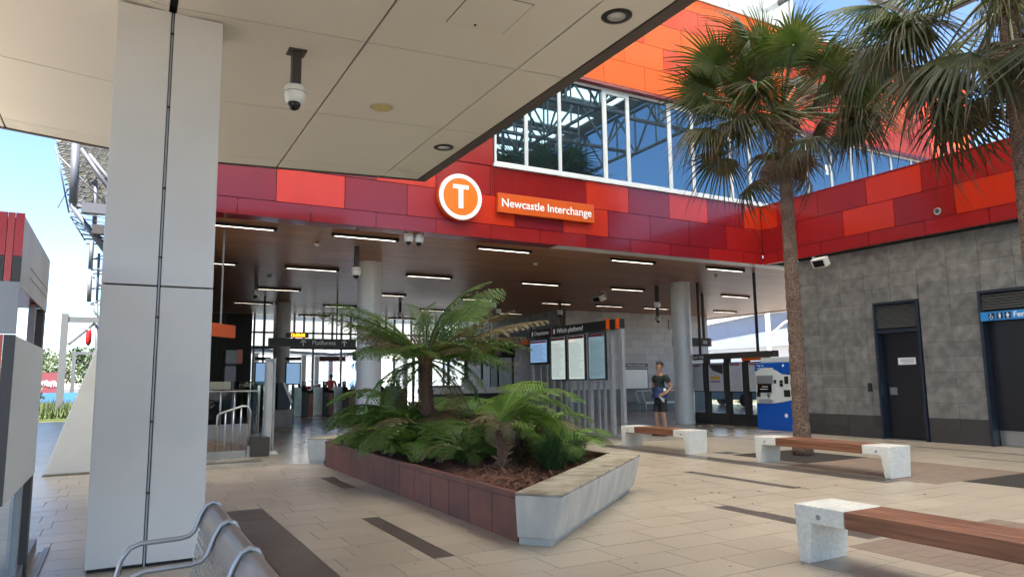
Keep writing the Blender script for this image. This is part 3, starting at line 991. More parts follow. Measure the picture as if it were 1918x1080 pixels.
text('lettering', 'Female', 0.15, (XW - 0.058, 7.29, 2.565), AX_NX, M['lettering'], t, 'LEFT', 0.002, 0.002, split=True)
for k, yc in enumerate((7.68, 7.53, 7.385)):
    obj('pictogram_tile', MB().box((XW - 0.0585, yc - 0.055, 2.50), (XW - 0.0555, yc + 0.055, 2.625)), M['navy'], t)
    xx = XW - 0.062
    mb = MB()
    if k == 0:
        mb.box((xx, yc + 0.005, 2.595), (xx + 0.003, yc + 0.025, 2.613)).box((xx, yc + 0.008, 2.555), (xx + 0.003, yc + 0.022, 2.592)).box((xx, yc - 0.02, 2.553), (xx + 0.003, yc + 0.008, 2.563)).box((xx, yc - 0.03, 2.525), (xx + 0.003, yc - 0.018, 2.555))
        for q in range(9):
            w = R(200 + 22 * q)
            mb.box((xx, yc + 0.005 + 0.028 * math.cos(w) - 0.005, 2.54 + 0.028 * math.sin(w) - 0.005), (xx + 0.003, yc + 0.005 + 0.028 * math.cos(w) + 0.005, 2.54 + 0.028 * math.sin(w) + 0.005))
    else:
        mb.box((xx, yc - 0.01, 2.595), (xx + 0.003, yc + 0.01, 2.615))
        wd = 0.022 if k == 1 else 0.034
        mb.extr([(xx, yc - 0.016, 2.592), (xx, yc + 0.016, 2.592), (xx, yc + wd, 2.55), (xx, yc - wd, 2.55)], (0.003, 0, 0))
        mb.box((xx, yc - 0.014, 2.508), (xx + 0.003, yc - 0.003, 2.549)).box((xx, yc + 0.003, 2.508), (xx + 0.003, yc + 0.014, 2.549))
    obj('pictogram', mb, M['lettering'], t)
t = thing('blade_sign', 'small blue projecting sign with white pictogram on stone wall end', 'sign', (XW - 0.05, 12.32, 1.4))
obj('board', MB().box((XW - 0.2, 12.30, 1.36), (XW + 0.02, 12.33, 1.80)), M['signblue'], t)
obj('pictogram', MB().box((XW - 0.12, 12.296, 1.66), (XW - 0.085, 12.3, 1.70)).box((XW - 0.125, 12.296, 1.52), (XW - 0.08, 12.3, 1.65)), M['lettering'], t)
t = thing('floodlight', 'pale floodlight on bracket below the right hand red fascia', 'floodlight', (15.1, 11.3, 4.2))
obj('bracket', MB().tube([(15.12, 11.62, 4.40), (15.0, 11.62, 4.36), (14.97, 11.55, 4.2)], 0.02, 6), M['greypaint'], t)
fm = Matrix.Translation((14.93, 11.36, 4.19)) @ Matrix.Rotation(R(-28), 4, 'Y')
fb = obj('lamp_body', MB().box((-0.07, -0.2, -0.11), (0.1, 0.2, 0.11), fm), M['cream'], t, bevel=0.015)
obj('lamp_glass', MB().box((-0.076, -0.15, -0.085), (-0.0705, 0.15, 0.075), fm), M['lens'], t)
t = thing('round_vent', 'small round vent fitting in the right hand red fascia', 'vent', (XF, 8.49, 4.86))
RY = Matrix.Rotation(R(-90), 3, 'Y')
obj('ring', MB().lathe([(0.045, 0), (0.045, 0.02), (0.075, 0.025), (0.08, 0.0)], (XF - 0.002, 8.49, 4.86), 24, RY), M['galv'], t, smooth=True)
obj('centre', MB().lathe([(0.045, 0.0), (0.045, 0.012), (0.0, 0.016)], (XF - 0.002, 8.49, 4.86), 24, RY), M['darksteel'], t, smooth=True)
# ------------------------------------------------------------------ hall interior
def bcol(x, y, top, label, r=0.305):
    o = MB().lathe([(r + 0.012, 0.0), (r + 0.012, 0.06), (r, 0.062), (r, top)], (0, 0, 0), 48)
    ob = link(bpy.data.objects.new('round_column', mesh_of('round_column', o, M['mosaic'], None, True)))
    m = ob.modifiers.new('edge', 'EDGE_SPLIT')
    m.split_angle = R(40)
    ob.location = (x, y, 0)
    return tag(ob, label, 'column', 'round mosaic columns of the hall')
bcol(5.50, 17.55, 4.46, 'round pale mosaic column left of the tree fern')
bcol(15.60, 17.10, 4.46, 'round pale mosaic column between the man and the blue ticket machine')
bcol(5.33, 27.9, 4.46, 'round pale mosaic column farthest back beside the ticket gates')
bcol(11.9, 39.2, 4.4, 'pale round column behind the gates, partly hidden by fern', 0.3)

hall = thing('hall_wall', 'pale grey tiled end wall of the hall with small vent', 'wall', (20, 26, 0))
wm, wd = MB(), MB()
for r in range(14):
    za, zb = 0.32 * r, min(0.32 * (r + 1), 4.45)
    x = 17.02 - (0.4 if r % 2 else 0)
    while x < 25.3:
        a, b = max(x, 17.02), min(x + 0.8, 25.4)
        if b - a > 0.03:
            (wd if r < 3 else wm).box((a + 0.004, 26.0 - random.uniform(0, 0.002), za + 0.004), (b - 0.004, 26.05, zb - 0.004))
        x += 0.8
obj('wall_tile', wm, M['stone_pale'], hall, kind='stuff')
obj('skirting_tile', wd, mat('skirting_tile', (0.12, 0.125, 0.14), 0.4, noise=0.1, isl=0.1), hall, kind='stuff')
obj('wall_core', MB().box((17.0, 26.03, 0), (25.42, 26.3, 4.46)), M['grout'], hall)
v = obj('vent', MB().box((22.9, 25.95, 3.72), (23.95, 25.995, 4.18)), M['galv'], hall)
for k in range(7):
    obj('vent_slat', MB().box((22.96, 25.935, 3.78 + 0.055 * k), (23.89, 25.949, 3.80 + 0.055 * k)), M['darksteel'], v)
t = thing('louvred_wall', 'dark grey tiled wall with long ventilation louvres near ceiling', 'wall', (17.0, 30, 0))
lm = MB()
for r in range(14):
    for k in range(13):
        y0 = 26.3 + 0.8 * k - (0.4 if r % 2 else 0)
        lm.box((16.94, max(y0, 26.06) + 0.004, 0.32 * r + 0.004), (16.99, y0 + 0.796, min(0.32 * r + 0.316, 4.45)))
obj('wall_tile', lm, M['stone'], t, kind='stuff')
obj('wall_core', MB().box((16.96, 26.07, 0), (17.0, 36.2, 4.455)), M['grout'], t)
for (a, b) in ((26.6, 28.4), (28.8, 32.2)):
    fr = obj('louvre_frame', MB().box((16.90, a, 2.98), (16.935, b, 3.86)), M['black'], t)
    for k in range(9):
        obj('louvre_slat', MB().extr([(16.86, a + 0.04, 3.04 + 0.085 * k), (16.865, a + 0.04, 3.03 + 0.085 * k), (16.899, a + 0.04, 3.07 + 0.085 * k), (16.899, a + 0.04, 3.085 + 0.085 * k)], (0, b - a - 0.08, 0)), M['darksteel'], fr)
t = thing('dark_partition', 'black partition wall at the left rear of the hall', 'wall', (2.5, 33, 0))
for k in range(4):
    obj('wall_panel', MB().box((0.45 + 1.14 * k, 32.9, 0), (0.45 + 1.14 * k + 1.13, 33.05, 4.455)), M['wall_dark'], t)
t = thing('dark_partition', 'black side wall at the left edge of the hall behind the ramp', 'wall', (0.7, 24, 0))
for k in range(9):
    obj('wall_panel', MB().box((0.45, 16.6 + 1.8 * k, 0), (0.62, 16.6 + 1.8 * k + 1.79, 4.455)), M['wall_dark'], t)

# ceiling lights: rows at fixed spacing
rows = [(14.28, [1.85, 4.38, 7.70, 11.47, 14.75, 18.0, 21.3, 24.4]), (18.95, [1.75, 4.35, 7.72, 11.5, 14.95, 20.0, 24.2]), (23.6, [4.35, 8.0, 11.6, 15.05, 17.65, 20.15, 24.2]), (28.0, [4.25, 7.6, 11.65, 13.3, 15.3]), (32.4, [7.6, 11.8, 15.2])]
rn = ['front row', 'second row', 'third row', 'fourth row', 'back row']
on = ['first', 'second', 'third', 'fourth', 'fifth', 'sixth', 'seventh', 'eighth']
lt0 = None
for i, (y, xs) in enumerate(rows):
    for k, x in enumerate(xs):
        lab = 'linear ceiling light in the %s under the boarded hall ceiling, %s from the left' % (rn[i], on[k])
        if lt0 is None:
            lt0 = thing('ceiling_light', lab, 'ceiling light', (0, 0, 0), 'linear ceiling lights of the hall')
            obj('housing', MB().box((-0.72, -0.035, -0.040), (0.72, 0.035, 0.0)).box((-0.72, -0.035, -0.066), (0.72, -0.026, -0.0405)).box((-0.72, 0.026, -0.066), (0.72, 0.035, -0.0405)), M['black'], lt0)
            obj('diffuser', MB().box((-0.65, -0.025, -0.062), (0.65, 0.025, -0.041)), M['tube'], lt0)
            lt0.location = (x, y, 4.458)
        else:
            dup(lt0, (x, y, 4.458), 0, lab)
# small round smoke detectors
sd0 = None
for x, y, lab in ((3.67, 15.6, 'small white ceiling detector in front of the first round column'), (3.6, 20.9, 'small white ceiling detector behind the front light rows on the left'), (9.44, 15.8, 'small white ceiling detector above the tree fern'), (15.6, 15.5, 'small ceiling detector on the bright boards near the right column'), (19.6, 21.4, 'small ceiling detector between lights above the trip boards'), (18.5, 25.3, 'small white detector near the end wall')):
    if sd0 is None:
        sd0 = thing('smoke_detector', lab, 'detector', (0, 0, 0), 'small round ceiling detectors')
        obj('base', MB().lathe([(0.065, 0.0), (0.065, -0.018), (0.058, -0.03)], (0, 0, 0), 18), M['white'], sd0, smooth=True)
        obj('sensor', MB().lathe([(0.04, -0.03), (0.038, -0.05), (0.02, -0.058), (0, -0.058)], (0, 0, 0), 14), M['cream'], sd0, smooth=True)
        sd0.location = (x, y, 4.458)
    else:
        dup(sd0, (x, y, 4.458), 0, lab)
for x, y, dr, lab in ((4.53, 15.45, 0.50, 'white dome camera on dark dropper just left of the first column'), (3.35, 21.6, 0.34, 'white dome camera on dropper at the left of the hall'), (9.3, 25.8, 0.42, 'white dome camera on dropper right of the first column'), (11.9, 23.0, 0.2, 'white dome camera above the crown of the tree fern'), (12.75, 24.2, 0.3, 'white dome camera behind the right fronds of the tree fern'), (15.4, 18.0, 0.55, 'white dome camera on dropper left of the right column'), (19.0, 22.2, 0.55, 'white dome camera on dropper in front of the end wall'), (14.8, 23.0, 0.38, 'white dome camera on dropper above the departures board')):
    dome_camera(x, y, 4.458, dr, lab, 1.05, 'dome security cameras', False)
t = thing('projector_light', 'pale box shaped floodlight hanging from hall ceiling above the boards', 'floodlight', (14.3, 19.6, 4.1))
fm = Matrix.Translation((14.2, 19.6, 4.15)) @ Matrix.Rotation(R(-25), 4, 'Y')
obj('lamp_body', MB().box((-0.12, -0.26, -0.1), (0.12, 0.26, 0.1), fm), M['cream'], t, bevel=0.02)
obj('lamp_glass', MB().box((-0.128, -0.18, -0.075), (-0.1205, 0.18, 0.075), fm), M['lens'], t)
obj('bracket', MB().tube([(14.25, 19.3, 4.15), (14.25, 19.3, 4.3), (14.25, 19.6, 4.32), (14.25, 19.6, 4.46)], 0.02, 6), M['greypaint'], t)

# ------------------------------------------------------------------ hanging signs
def rod(mb, x, y, z, r=0.02, top=4.46):
    mb.box((x - r, y - r, z), (x + r, y + r, top))
def arrow(xc, y, zc, s, up=True):
    m = MB()
    m.box((xc - 0.018 * s, y, zc - 0.1 * s), (xc + 0.018 * s, y + 0.004, zc + 0.085 * s))
    for sg in (-1, 1):
        m.extr([(xc, y, zc + 0.115 * s), (xc, y, zc + 0.065 * s), (xc + sg * 0.085 * s, y, zc - 0.012 * s), (xc + sg * 0.085 * s, y, zc + 0.035 * s)], (0, 0.004, 0))
    return m
t = thing('platform_sign', 'black hanging sign reading Platforms with two white arrows', 'sign', (5.4, 23.6, 2.7))
obj('board', MB().box((4.1, 23.6, 2.575), (6.95, 23.72, 2.845)), M['black'], t)
text('lettering', 'Platforms', 0.205, (5.86, 23.596, 2.705), AX_NY, M['lettering'], t, 'CENTER', 0.002, 0.002, split=True)
obj('arrow', arrow(5.19, 23.595, 2.705, 1.0), M['lettering'], t)
obj('arrow', arrow(6.55, 23.595, 2.705, 1.0), M['lettering'], t)
for x in (4.35, 6.3):
    mb = MB()
    rod(mb, x, 23.66, 2.85)
    obj('hanger', mb, M['black'], t)
t = thing('clock_display', 'amber digital clock display above the Platforms sign', 'clock', (5.1, 23.66, 2.86))
obj('case', MB().box((4.66, 23.605, 2.87), (5.36, 23.71, 3.02)), M['black'], t)
text('digits', '12:33:35', 0.135, (5.01, 23.60, 2.945), AX_NY, M['amber'], t, 'CENTER', 0.002, 0.004)
t = thing('orange_blade_sign', 'small orange hanging sign beside the pale clad column', 'sign', (1.72, 15, 2.3))
obj('board', MB().box((1.60, 14.25, 2.30), (1.70, 15.15, 2.55), Matrix.Translation((1.65, 14.7, 0)) @ Matrix.Rotation(R(-38), 4, 'Z') @ Matrix.Translation((-1.65, -14.7, 0))), M['sign_orange'], t, bevel=0.004)
mt = Matrix.Translation((1.65, 14.7, 0)) @ Matrix.Rotation(R(-38), 4, 'Z') @ Matrix.Translation((-1.65, -14.7, 0))
lm = MB()
for k in range(9):
    lm.box((1.594, 14.42 + 0.062 * k, 2.39 + 0.004 * (k % 2)), (1.598, 14.465 + 0.062 * k, 2.46 + 0.01 * (k % 3)), mt)
obj('lettering', lm, M['lettering'], t, kind='stuff')
obj('hanger', MB().box((1.66, 14.92, 2.551), (1.69, 14.95, 4.46)), M['galv'], t)
t = thing('station_sign', 'black hanging sign starting with St, cut by the right column', 'sign', (17.6, 19.0, 2.5))
obj('board', MB().box((16.95, 19.0, 2.54), (18.72, 19.1, 2.84)), M['black'], t)
text('lettering', 'Station', 0.20, (17.06, 18.996, 2.69), AX_NY, M['lettering'], t, 'LEFT', 0.002, 0.002, split=True)
obj('orange_end', MB().box((18.64, 18.992, 2.542), (18.722, 18.999, 2.838)), M['sign_orange'], t)
obj('pictogram', MB().box((18.32, 18.994, 2.63), (18.52, 18.999, 2.75)), M['cream'], t)
for x in (17.14, 18.42):
    mb = MB()
    rod(mb, x, 19.05, 2.841, 0.035)
    obj('hanger', mb, M['darksteel'], t)
t = thing('small_platform_sign', 'small black hanging number sign right of the first column', 'sign', (8.3, 26, 2.3))
obj('board', MB().box((7.55, 26.0, 2.20), (8.35, 26.08, 2.48)), M['black'], t)
text('lettering', '2', 0.2, (8.15, 25.996, 2.34), AX_NY, M['lettering'], t, 'CENTER', 0.002, 0.002, split=True)
mb = MB()
rod(mb, 8.1, 26.04, 2.481)
obj('hanger', mb, M['black'], t)

# ------------------------------------------------------------------ ticket gates
def gate(x, y, label, gname='ticket gates across the hall'):
    g = thing('ticket_gate', label, 'ticket gate', (x, y, 0), gname)
    w = 0.13
    obj('cabinet', MB().extr([(x - 2 * w, y, 0.02), (x - 2 * w, y + 1.9, 0.02), (x - 2 * w, y + 1.9, 1.0), (x - 2 * w, y + 1.7, 1.22), (x - 2 * w, y + 0.16, 1.22), (x - 2 * w, y, 1.02)], (2 * w, 0, 0)), M['black'], g, bevel=0.03)
    obj('side_cabinet', MB().extr([(x + 0.002, y + 0.02, 0.02), (x + 0.002, y + 1.9, 0.02), (x + 0.002, y + 1.9, 0.95), (x + 0.002, y + 1.7, 1.10), (x + 0.002, y + 0.12, 1.10), (x + 0.002, y + 0.02, 1.0)], (1.7 * w, 0, 0)), M['black'], g, bevel=0.02)
    f = obj('front_panel', MB().box((x + 0.015, y + 0.006, 0.06), (x + 1.6 * w, y + 0.019, 0.96)), M['gate_panel'], g)
    for k in range(3):
        obj('sticker', MB().box((x + 0.06, y + 0.0, 0.2 + 0.11 * k), (x + 0.16, y + 0.0055, 0.27 + 0.11 * k)), M['maroon'], f)
    obj('reader', MB().box((x - 0.20, y + 0.25, 1.222), (x - 0.04, y + 0.40, 1.46)), M['black'], g, bevel=0.03)
    obj('reader_face', MB().box((x - 0.17, y + 0.24, 1.31), (x - 0.07, y + 0.248, 1.42)), M['cream'], g)
    obj('post', MB().tube([(x - 0.19, y + 0.9, 1.22), (x - 0.19, y + 0.9, 1.36)], 0.06, 10), M['black'], g)
    obj('flap', MB().box((x - 2 * w - 0.26, y + 0.9, 0.25), (x - 2 * w - 0.001, y + 0.93, 1.3)), M['glass'], g)
    return g
gl = ['first from the left', 'second from the left', 'third from the left', 'just hidden behind the round column', 'first one right of the column', 'rightmost, behind the fern']
for k, x in enumerate((6.86, 7.72, 8.56, 9.36, 10.16, 10.98)):
    gate(x, 30.0, 'black ticket gate with orange front panel, ' + gl[k])
obj_g = thing('low_glass_fence', 'pale low glass barrier beside the leftmost ticket gate', 'barrier', (5.9, 30.5, 0))
for k in range(2):
    p = obj('glass_panel', MB().box((5.72 + 0.5 * k, 30.4, 0.1), (6.18 + 0.5 * k, 30.42, 1.1)), M['glass'], obj_g)
    obj('post', MB().box((5.68 + 0.5 * k, 30.38, 0), (5.72 + 0.5 * k, 30.44, 1.15)), M['steel'], obj_g)

# transom screen above the gates and the office at the back of the hall
t = thing('rear_screen', 'grey framed transom glazing above the ticket gates at back of hall', 'glazed screen', (11, 33, 3))
obj('rail', MB().box((5.02, 32.95, 2.92), (16.9, 33.05, 3.06)), M['black'], t)
obj('rail', MB().box((5.02, 32.95, 3.62), (16.9, 33.05, 3.70)), M['black'], t)
for k in range(28):
    x = 5.05 + 0.435 * k
    obj('mullion', MB().box((x, 32.96, 3.061 if k % 3 else 0.0), (x + 0.09, 33.04, 4.455)), M['greypaint'], t)
for k in range(27):
    x = 5.05 + 0.435 * k
    obj('pane', MB().quad((x + 0.09, 33.0, 3.06), (x + 0.435, 33.0, 3.06), (x + 0.435, 33.0, 4.45), (x + 0.09, 33.0, 4.45)), M['glass_dark'], t)

# ------------------------------------------------------------------ departures and platform boards
XI = 10.42
t = thing('information_board', 'tall grey board stand with Departures and Which platform headings', 'information board', (XI, 15.7, 0))
obj('header', MB().box((XI - 0.06, 13.5, 2.60), (XI + 0.10, 17.75, 2.84)), M['black'], t)
obj('orange_end', MB().box((XI - 0.066, 13.5, 2.605), (XI - 0.0605, 13.64, 2.845)), M['sign_orange'], t)
obj('orange_end', MB().box((XI - 0.066, 13.88, 2.605), (XI - 0.0605, 14.03, 2.87)), M['sign_orange'], t)
obj('orange_end', MB().box((XI - 0.066, 16.52, 2.605), (XI - 0.0605, 16.58, 2.838)), M['maroon'], t)
text('heading', 'Departures', 0.165, (XI - 0.064, 17.46, 2.715), AX_NX, M['lettering'], t, 'LEFT', 0.002, 0.001)
text('heading', 'Which platform?', 0.185, (XI - 0.064, 16.27, 2.715), AX_NX, M['lettering'], t, 'LEFT', 0.002, 0.001)
for yc in (17.58, 16.41):
    ic = MB().box((XI - 0.065, yc - 0.04, 2.65), (XI - 0.0605, yc + 0.04, 2.78))
    obj('heading_icon', ic, M['lettering'], t)
for k, y in enumerate((17.75, 16.62, 15.76, 14.85, 13.93, 13.52)):
    obj('post', MB().box((XI - 0.03, y - 0.055, 0.0), (XI + 0.06, y + 0.055, 2.598)), M['galv'], t)
for y in (17.35, 17.0, 16.3, 16.05, 15.45, 15.2, 14.55, 14.3):
    obj('slat', MB().box((XI + 0.03, y - 0.04, 0.02), (XI + 0.07, y + 0.04, 1.83 if y > 16.8 else 1.36)), M['galv'], t)
obj('rail', MB().box((XI - 0.02, 13.58, 0.02), (XI + 0.05, 17.69, 0.1)), M['galv'], t)
b = obj('display', MB().box((XI - 0.10, 16.70, 1.84), (XI - 0.035, 17.68, 2.56)), M['black'], t, bevel=0.006)
s = obj('glow_face', MB().box((XI - 0.106, 16.75, 1.90), (XI - 0.1005, 17.63, 2.51)), M['screen'], b)
mb = MB()
for k in range(9):
    mb.box((XI - 0.109, 16.82 + 0.09 * (k % 3), 1.95 + 0.052 * k), (XI - 0.1065, 17.58, 1.962 + 0.052 * k))
obj('timetable_line', mb, M['screen_line'], b)
obj('timetable_heading', MB().box((XI - 0.109, 16.76, 2.44), (XI - 0.1065, 17.62, 2.50)), M['maroon'], b)
for (ya, yb) in ((15.82, 16.56), (14.93, 15.70), (14.05, 14.78)):
    c = obj('poster_case', MB().box((XI - 0.085, ya, 1.385), (XI - 0.031, yb, 2.575)), M['black'], t, bevel=0.006)
    obj('glow_face', MB().box((XI - 0.089, ya + 0.035, 1.42), (XI - 0.0855, yb - 0.035, 2.54)), M['board_blue' if ya < 14.5 else 'poster_glow'], c)  # pale faces glow in place of outdoor reflections
    mb = MB()
    rr = random.Random(int(ya * 10))
    for k in range(16):
        mb.box((XI - 0.0915, ya + 0.08 + rr.uniform(0, 0.25), 1.5 + 0.056 * k), (XI - 0.0895, yb - 0.08, 1.508 + 0.056 * k))
    obj('poster_line', mb, M['ink'], c)
    obj('poster_heading', MB().box((XI - 0.0915, ya + 0.04, 2.46), (XI - 0.0895, yb - 0.04, 2.535)), M['maroon'], c)
    obj('case_glass', MB().box((XI - 0.097, ya + 0.02, 1.40), (XI - 0.093, yb - 0.02, 2.56)), M['glass'], c)
t = thing('amber_tag_sign', 'tiny orange sign plate left of the Departures heading', 'sign', (XI, 18.1, 2.4))
obj('plate', MB().box((XI - 0.05, 17.85, 2.44), (XI - 0.02, 18.3, 2.58)), M['sign_orange'], t)
obj('arm', MB().box((XI - 0.04, 17.81, 2.48), (XI - 0.025, 17.849, 2.52)), M['black'], t)

# ------------------------------------------------------------------ plan your trip board
XT = 16.2
t = thing('trip_board', 'dark poster stand headed Plan your trip behind the ticket machine', 'information board', (XT, 15.8, 0))
obj('header', MB().box((XT - 0.08, 13.95, 1.985), (XT + 0.1, 18.1, 2.165)), M['canopy_edge'], t)
text('heading', 'Plan your trip', 0.15, (XT - 0.084, 17.55, 2.075), AX_NX, M['lettering'], t, 'LEFT', 0.002, 0.001)
obj('orange_strip', MB().box((XT - 0.09, 14.3, 1.90), (XT - 0.02, 15.15, 1.98)), M['sign_orange'], t)
for y in (17.75, 16.7, 15.83, 15.07, 14.3):
    obj('post', MB().box((XT - 0.05, y - 0.09, 0.0), (XT + 0.08, y + 0.09, 1.984)), M['darksteel'], t)
for (ya, yb, st) in ((16.8, 17.64, 0), (15.93, 16.6, 0), (15.17, 15.73, 1), (14.4, 14.97, 0)):
    c = obj('poster_case', MB().box((XT - 0.045, ya, 0.98), (XT + 0.05, yb, 1.87)), M['black'], t)
    obj('poster', MB().box((XT - 0.051, ya + 0.03, 1.01), (XT - 0.0455, yb - 0.03, 1.84)), M['paper'], c)
    if ya == 15.93:
        obj('poster_picture', MB().extr([(XT - 0.054, 15.97, 1.52), (XT - 0.054, 15.97, 1.82), (XT - 0.054, 16.56, 1.82), (XT - 0.054, 16.4, 1.64)], (0.002, 0, 0)), M['darksteel'], c)
        obj('poster_band', MB().box((XT - 0.054, 16.1, 1.36), (XT - 0.052, 16.5, 1.46)), M['yellow'], c)
        obj('poster_band', MB().box((XT - 0.054, 16.1, 1.28), (XT - 0.052, 16.5, 1.32)), M['purple'], c)
    else:
        mb = MB()
        for k in range(9):
            mb.box((XT - 0.054, ya + 0.08, 1.08 + 0.07 * k), (XT - 0.052, yb - 0.08 - 0.06 * (k % 3), 1.088 + 0.07 * k))
        obj('poster_line', mb, M['ink'], c)
        obj('poster_heading', MB().box((XT - 0.054, ya + 0.12, 1.77), (XT - 0.052, yb - 0.05, 1.82)), M['maroon'], c)
    obj('lower_glass', MB().box((XT, ya, 0.36), (XT + 0.012, yb, 0.978)), M['glass'], t)
obj('base_panel', MB().box((XT - 0.03, 14.2, 0.0), (XT + 0.05, 17.8, 0.34)), M['darksteel'], t)
for y in (16.95, 14.6):
    obj('hanger', MB().box((XT - 0.03, y - 0.03, 2.166), (XT + 0.03, y + 0.03, 4.46)), M['darksteel'], t)

# ------------------------------------------------------------------ ticket machine
X0 = 15.5
t = thing('ticket_machine', 'blue ticket machine with white curved front panel beside palm trunk', 'ticket machine', (15.9, 13.6, 0))
obj('cabinet', MB().box((X0, 12.72, 0.0), (X0 + 0.75, 14.12, 1.80)), M['blue'], t, bevel=0.012)
obj('top_box', MB().box((X0 + 0.06, 12.76, 1.802), (X0 + 0.7, 13.95, 1.95)), M['cream'], t, bevel=0.01)
pts = []
for k in range(25):
    u = k / 24
    pts.append((X0 - 0.014, 14.10 - 1.36 * u, 1.50 + 0.17 * math.sin(math.pi * min(1, u * 1.35 + 0.12)) - 0.12 * max(0, u - 0.55)))
for k in range(25):
    u = 1 - k / 24
    pts.append((X0 - 0.014, 14.10 - 1.36 * u, 0.70 + 0.26 * max(0, u - 0.3) ** 1.5))
obj('front_panel', MB().extr(pts, (0.012, 0, 0)), M['cream'], t)
obj('screen_hood', MB().box((X0 - 0.03, 13.50, 1.22), (X0 - 0.015, 14.05, 1.46)), M['galv'], t)
sc = obj('screen', MB().extr([(X0 - 0.05, 13.55, 1.0), (X0 - 0.03, 13.55, 1.24), (X0 - 0.03, 14.02, 1.24), (X0 - 0.05, 14.02, 1.0)], (0.015, 0, 0)), M['lens'], t)
obj('screen_text', MB().box((X0 - 0.054, 13.65, 1.08), (X0 - 0.0505, 13.92, 1.10)).box((X0 - 0.05, 13.65, 1.15), (X0 - 0.0455, 13.85, 1.165)), M['cream'], sc)
obj('tray', MB().box((X0 - 0.06, 13.52, 0.72), (X0 - 0.015, 13.98, 0.82)), M['greypaint'], t, bevel=0.006)
obj('coin_slot', MB().lathe([(0.05, 0), (0.05, 0.03), (0.02, 0.034)], (X0 - 0.014, 13.66, 0.92), 16, RY), M['steel'], t)
obj('keypad', MB().box((X0 - 0.04, 13.95, 0.88), (X0 - 0.015, 14.06, 1.0)), M['black'], t)
for (yc, zc, w, h) in ((13.43, 1.29, 0.04, 0.05), (13.22, 1.29, 0.05, 0.04), (13.22, 1.2, 0.05, 0.04), (13.05, 1.33, 0.06, 0.1), (13.05, 0.98, 0.1, 0.09)):
    obj('reader', MB().box((X0 - 0.03, yc - w, zc - h), (X0 - 0.015, yc + w, zc + h)), M['black'], t, bevel=0.004)
text('heading', 'Top up', 0.085, (X0 - 0.004, 14.05, 1.735), AX_NX, M['lettering'], t, 'LEFT', 0.002, 0.001)
obj('heading_line', MB().box((X0 - 0.004, 13.48, 1.645), (X0 - 0.001, 14.05, 1.662)), M['lettering'], t)
obj('emblem', MB().lathe([(0.055, 0), (0.055, 0.004), (0.0, 0.005)], (X0 - 0.001, 13.13, 0.40), 20, RY), M['lettering'], t)
obj('emblem', MB().lathe([(0.035, 0), (0.035, 0.004), (0.0, 0.005)], (X0 - 0.001, 13.15, 1.72), 16, RY), M['lettering'], t)

# ------------------------------------------------------------------ map on end wall, rail seat
t = thing('wall_map', 'white framed map under a Welcome heading on the end wall', 'map', (20.8, 25.97, 0.9))
obj('frame', MB().box((20.12, 25.945, 0.93), (21.50, 25.985, 1.88)), M['black'], t)
obj('map_sheet', MB().box((20.17, 25.938, 0.98), (21.45, 25.944, 1.83)), M['paper'], t)
mb = MB()
rr = random.Random(5)
for k in range(26):
    x, z = rr.uniform(20.2, 21.2), rr.uniform(1.02, 1.76)
    if k % 2:
        mb.box((x, 25.935, z), (x + rr.uniform(0.06, 0.24), 25.9375, z + 0.008))
    else:
        mb.box((x, 25.935, z), (x + 0.008, 25.9375, min(1.8, z + rr.uniform(0.05, 0.2))))
obj('map_line', mb, mat('map_line', (0.36, 0.46, 0.6), 0.5), t)
obj('heading_plate', MB().box((20.12, 25.95, 1.96), (21.50, 25.985, 2.12)), M['darksteel'], t)
text('heading', 'Welcome to Newcastle', 0.112, (20.81, 25.945, 2.04), AX_NY, M['lettering'], t, 'CENTER', 0.002, 0.001)
t = thing('tubular_seat', 'white seat with bent tubular frame against the end wall', 'seat', (21.8, 25.3, 0))
for y in (25.1, 25.55):
    obj('frame', MB().tube([(20.62, y, 0.02), (20.62, y, 0.25), (20.42, y, 0.80), (20.46, y, 0.86), (20.55, y, 0.88), (22.95, y, 0.88), (23.05, y, 0.8), (23.0, y, 0.02)], 0.025, 8), M['white'], t, smooth=True)
obj('seat', MB().box((20.62, 25.12, 0.30), (23.0, 25.53, 0.38)), M['white'], t, bevel=0.01)

# ------------------------------------------------------------------ customer service office behind the fern
t = thing('service_office', 'glazed customer service office with white counter behind tree fern', 'office', (13.8, 31, 0))
obj('counter_front', MB().box((11.5, 29.0, 0.0), (16.2, 29.08, 0.84)), M['stone_dark'], t)
obj('counter', MB().box((11.4, 28.75, 0.86), (13.9, 29.35, 1.10)), M['white'], t, bevel=0.01)
obj('counter', MB().box((13.95, 28.6, 0.86), (16.3, 29.35, 1.12)), M['white'], t, bevel=0.01)
for k, x in enumerate((11.45, 12.3, 13.15, 14.0, 14.85, 15.7, 16.5)):
    obj('mullion', MB().box((x - 0.05, 29.9, 0.0), (x + 0.05, 30.0, 3.0)), M['black'], t)
    if k < 6:
        obj('pane', MB().box((x + 0.05, 29.94, 0.9), (x + 0.8, 29.955, 2.95)), M['glass'], t)
h = obj('header', MB().box((11.3, 29.85, 2.5), (16.6, 30.05, 3.1)), M['joint'], t)
for k, (x, c) in enumerate(((11.9, 'lettering'), (12.45, 'yellow'), (12.95, 'paper'), (13.5, 'maroon'), (14.2, 'lettering'), (14.9, 'maroon'), (15.5, 'purple'))):
    obj('notice', MB().box((x, 29.83, 2.58 + 0.03 * (k % 2)), (x + 0.38, 29.848, 2.88)), M[c], t)
obj('monitor', MB().box((13.4, 29.05, 1.11), (13.95, 29.12, 1.5)), M['cream'], t, bevel=0.01)
obj('monitor', MB().box((14.05, 28.9, 1.125), (14.4, 28.97, 1.46)), M['cream'], t, bevel=0.01)
obj('rear_cabinet', MB().box((12.9, 32.3, 0.0), (14.9, 32.7, 1.2)), M['cream'], t)
t = thing('timetable_screen', 'blue timetable screen in black frame left of the rear column', 'screen', (4.3, 26, 1.3))
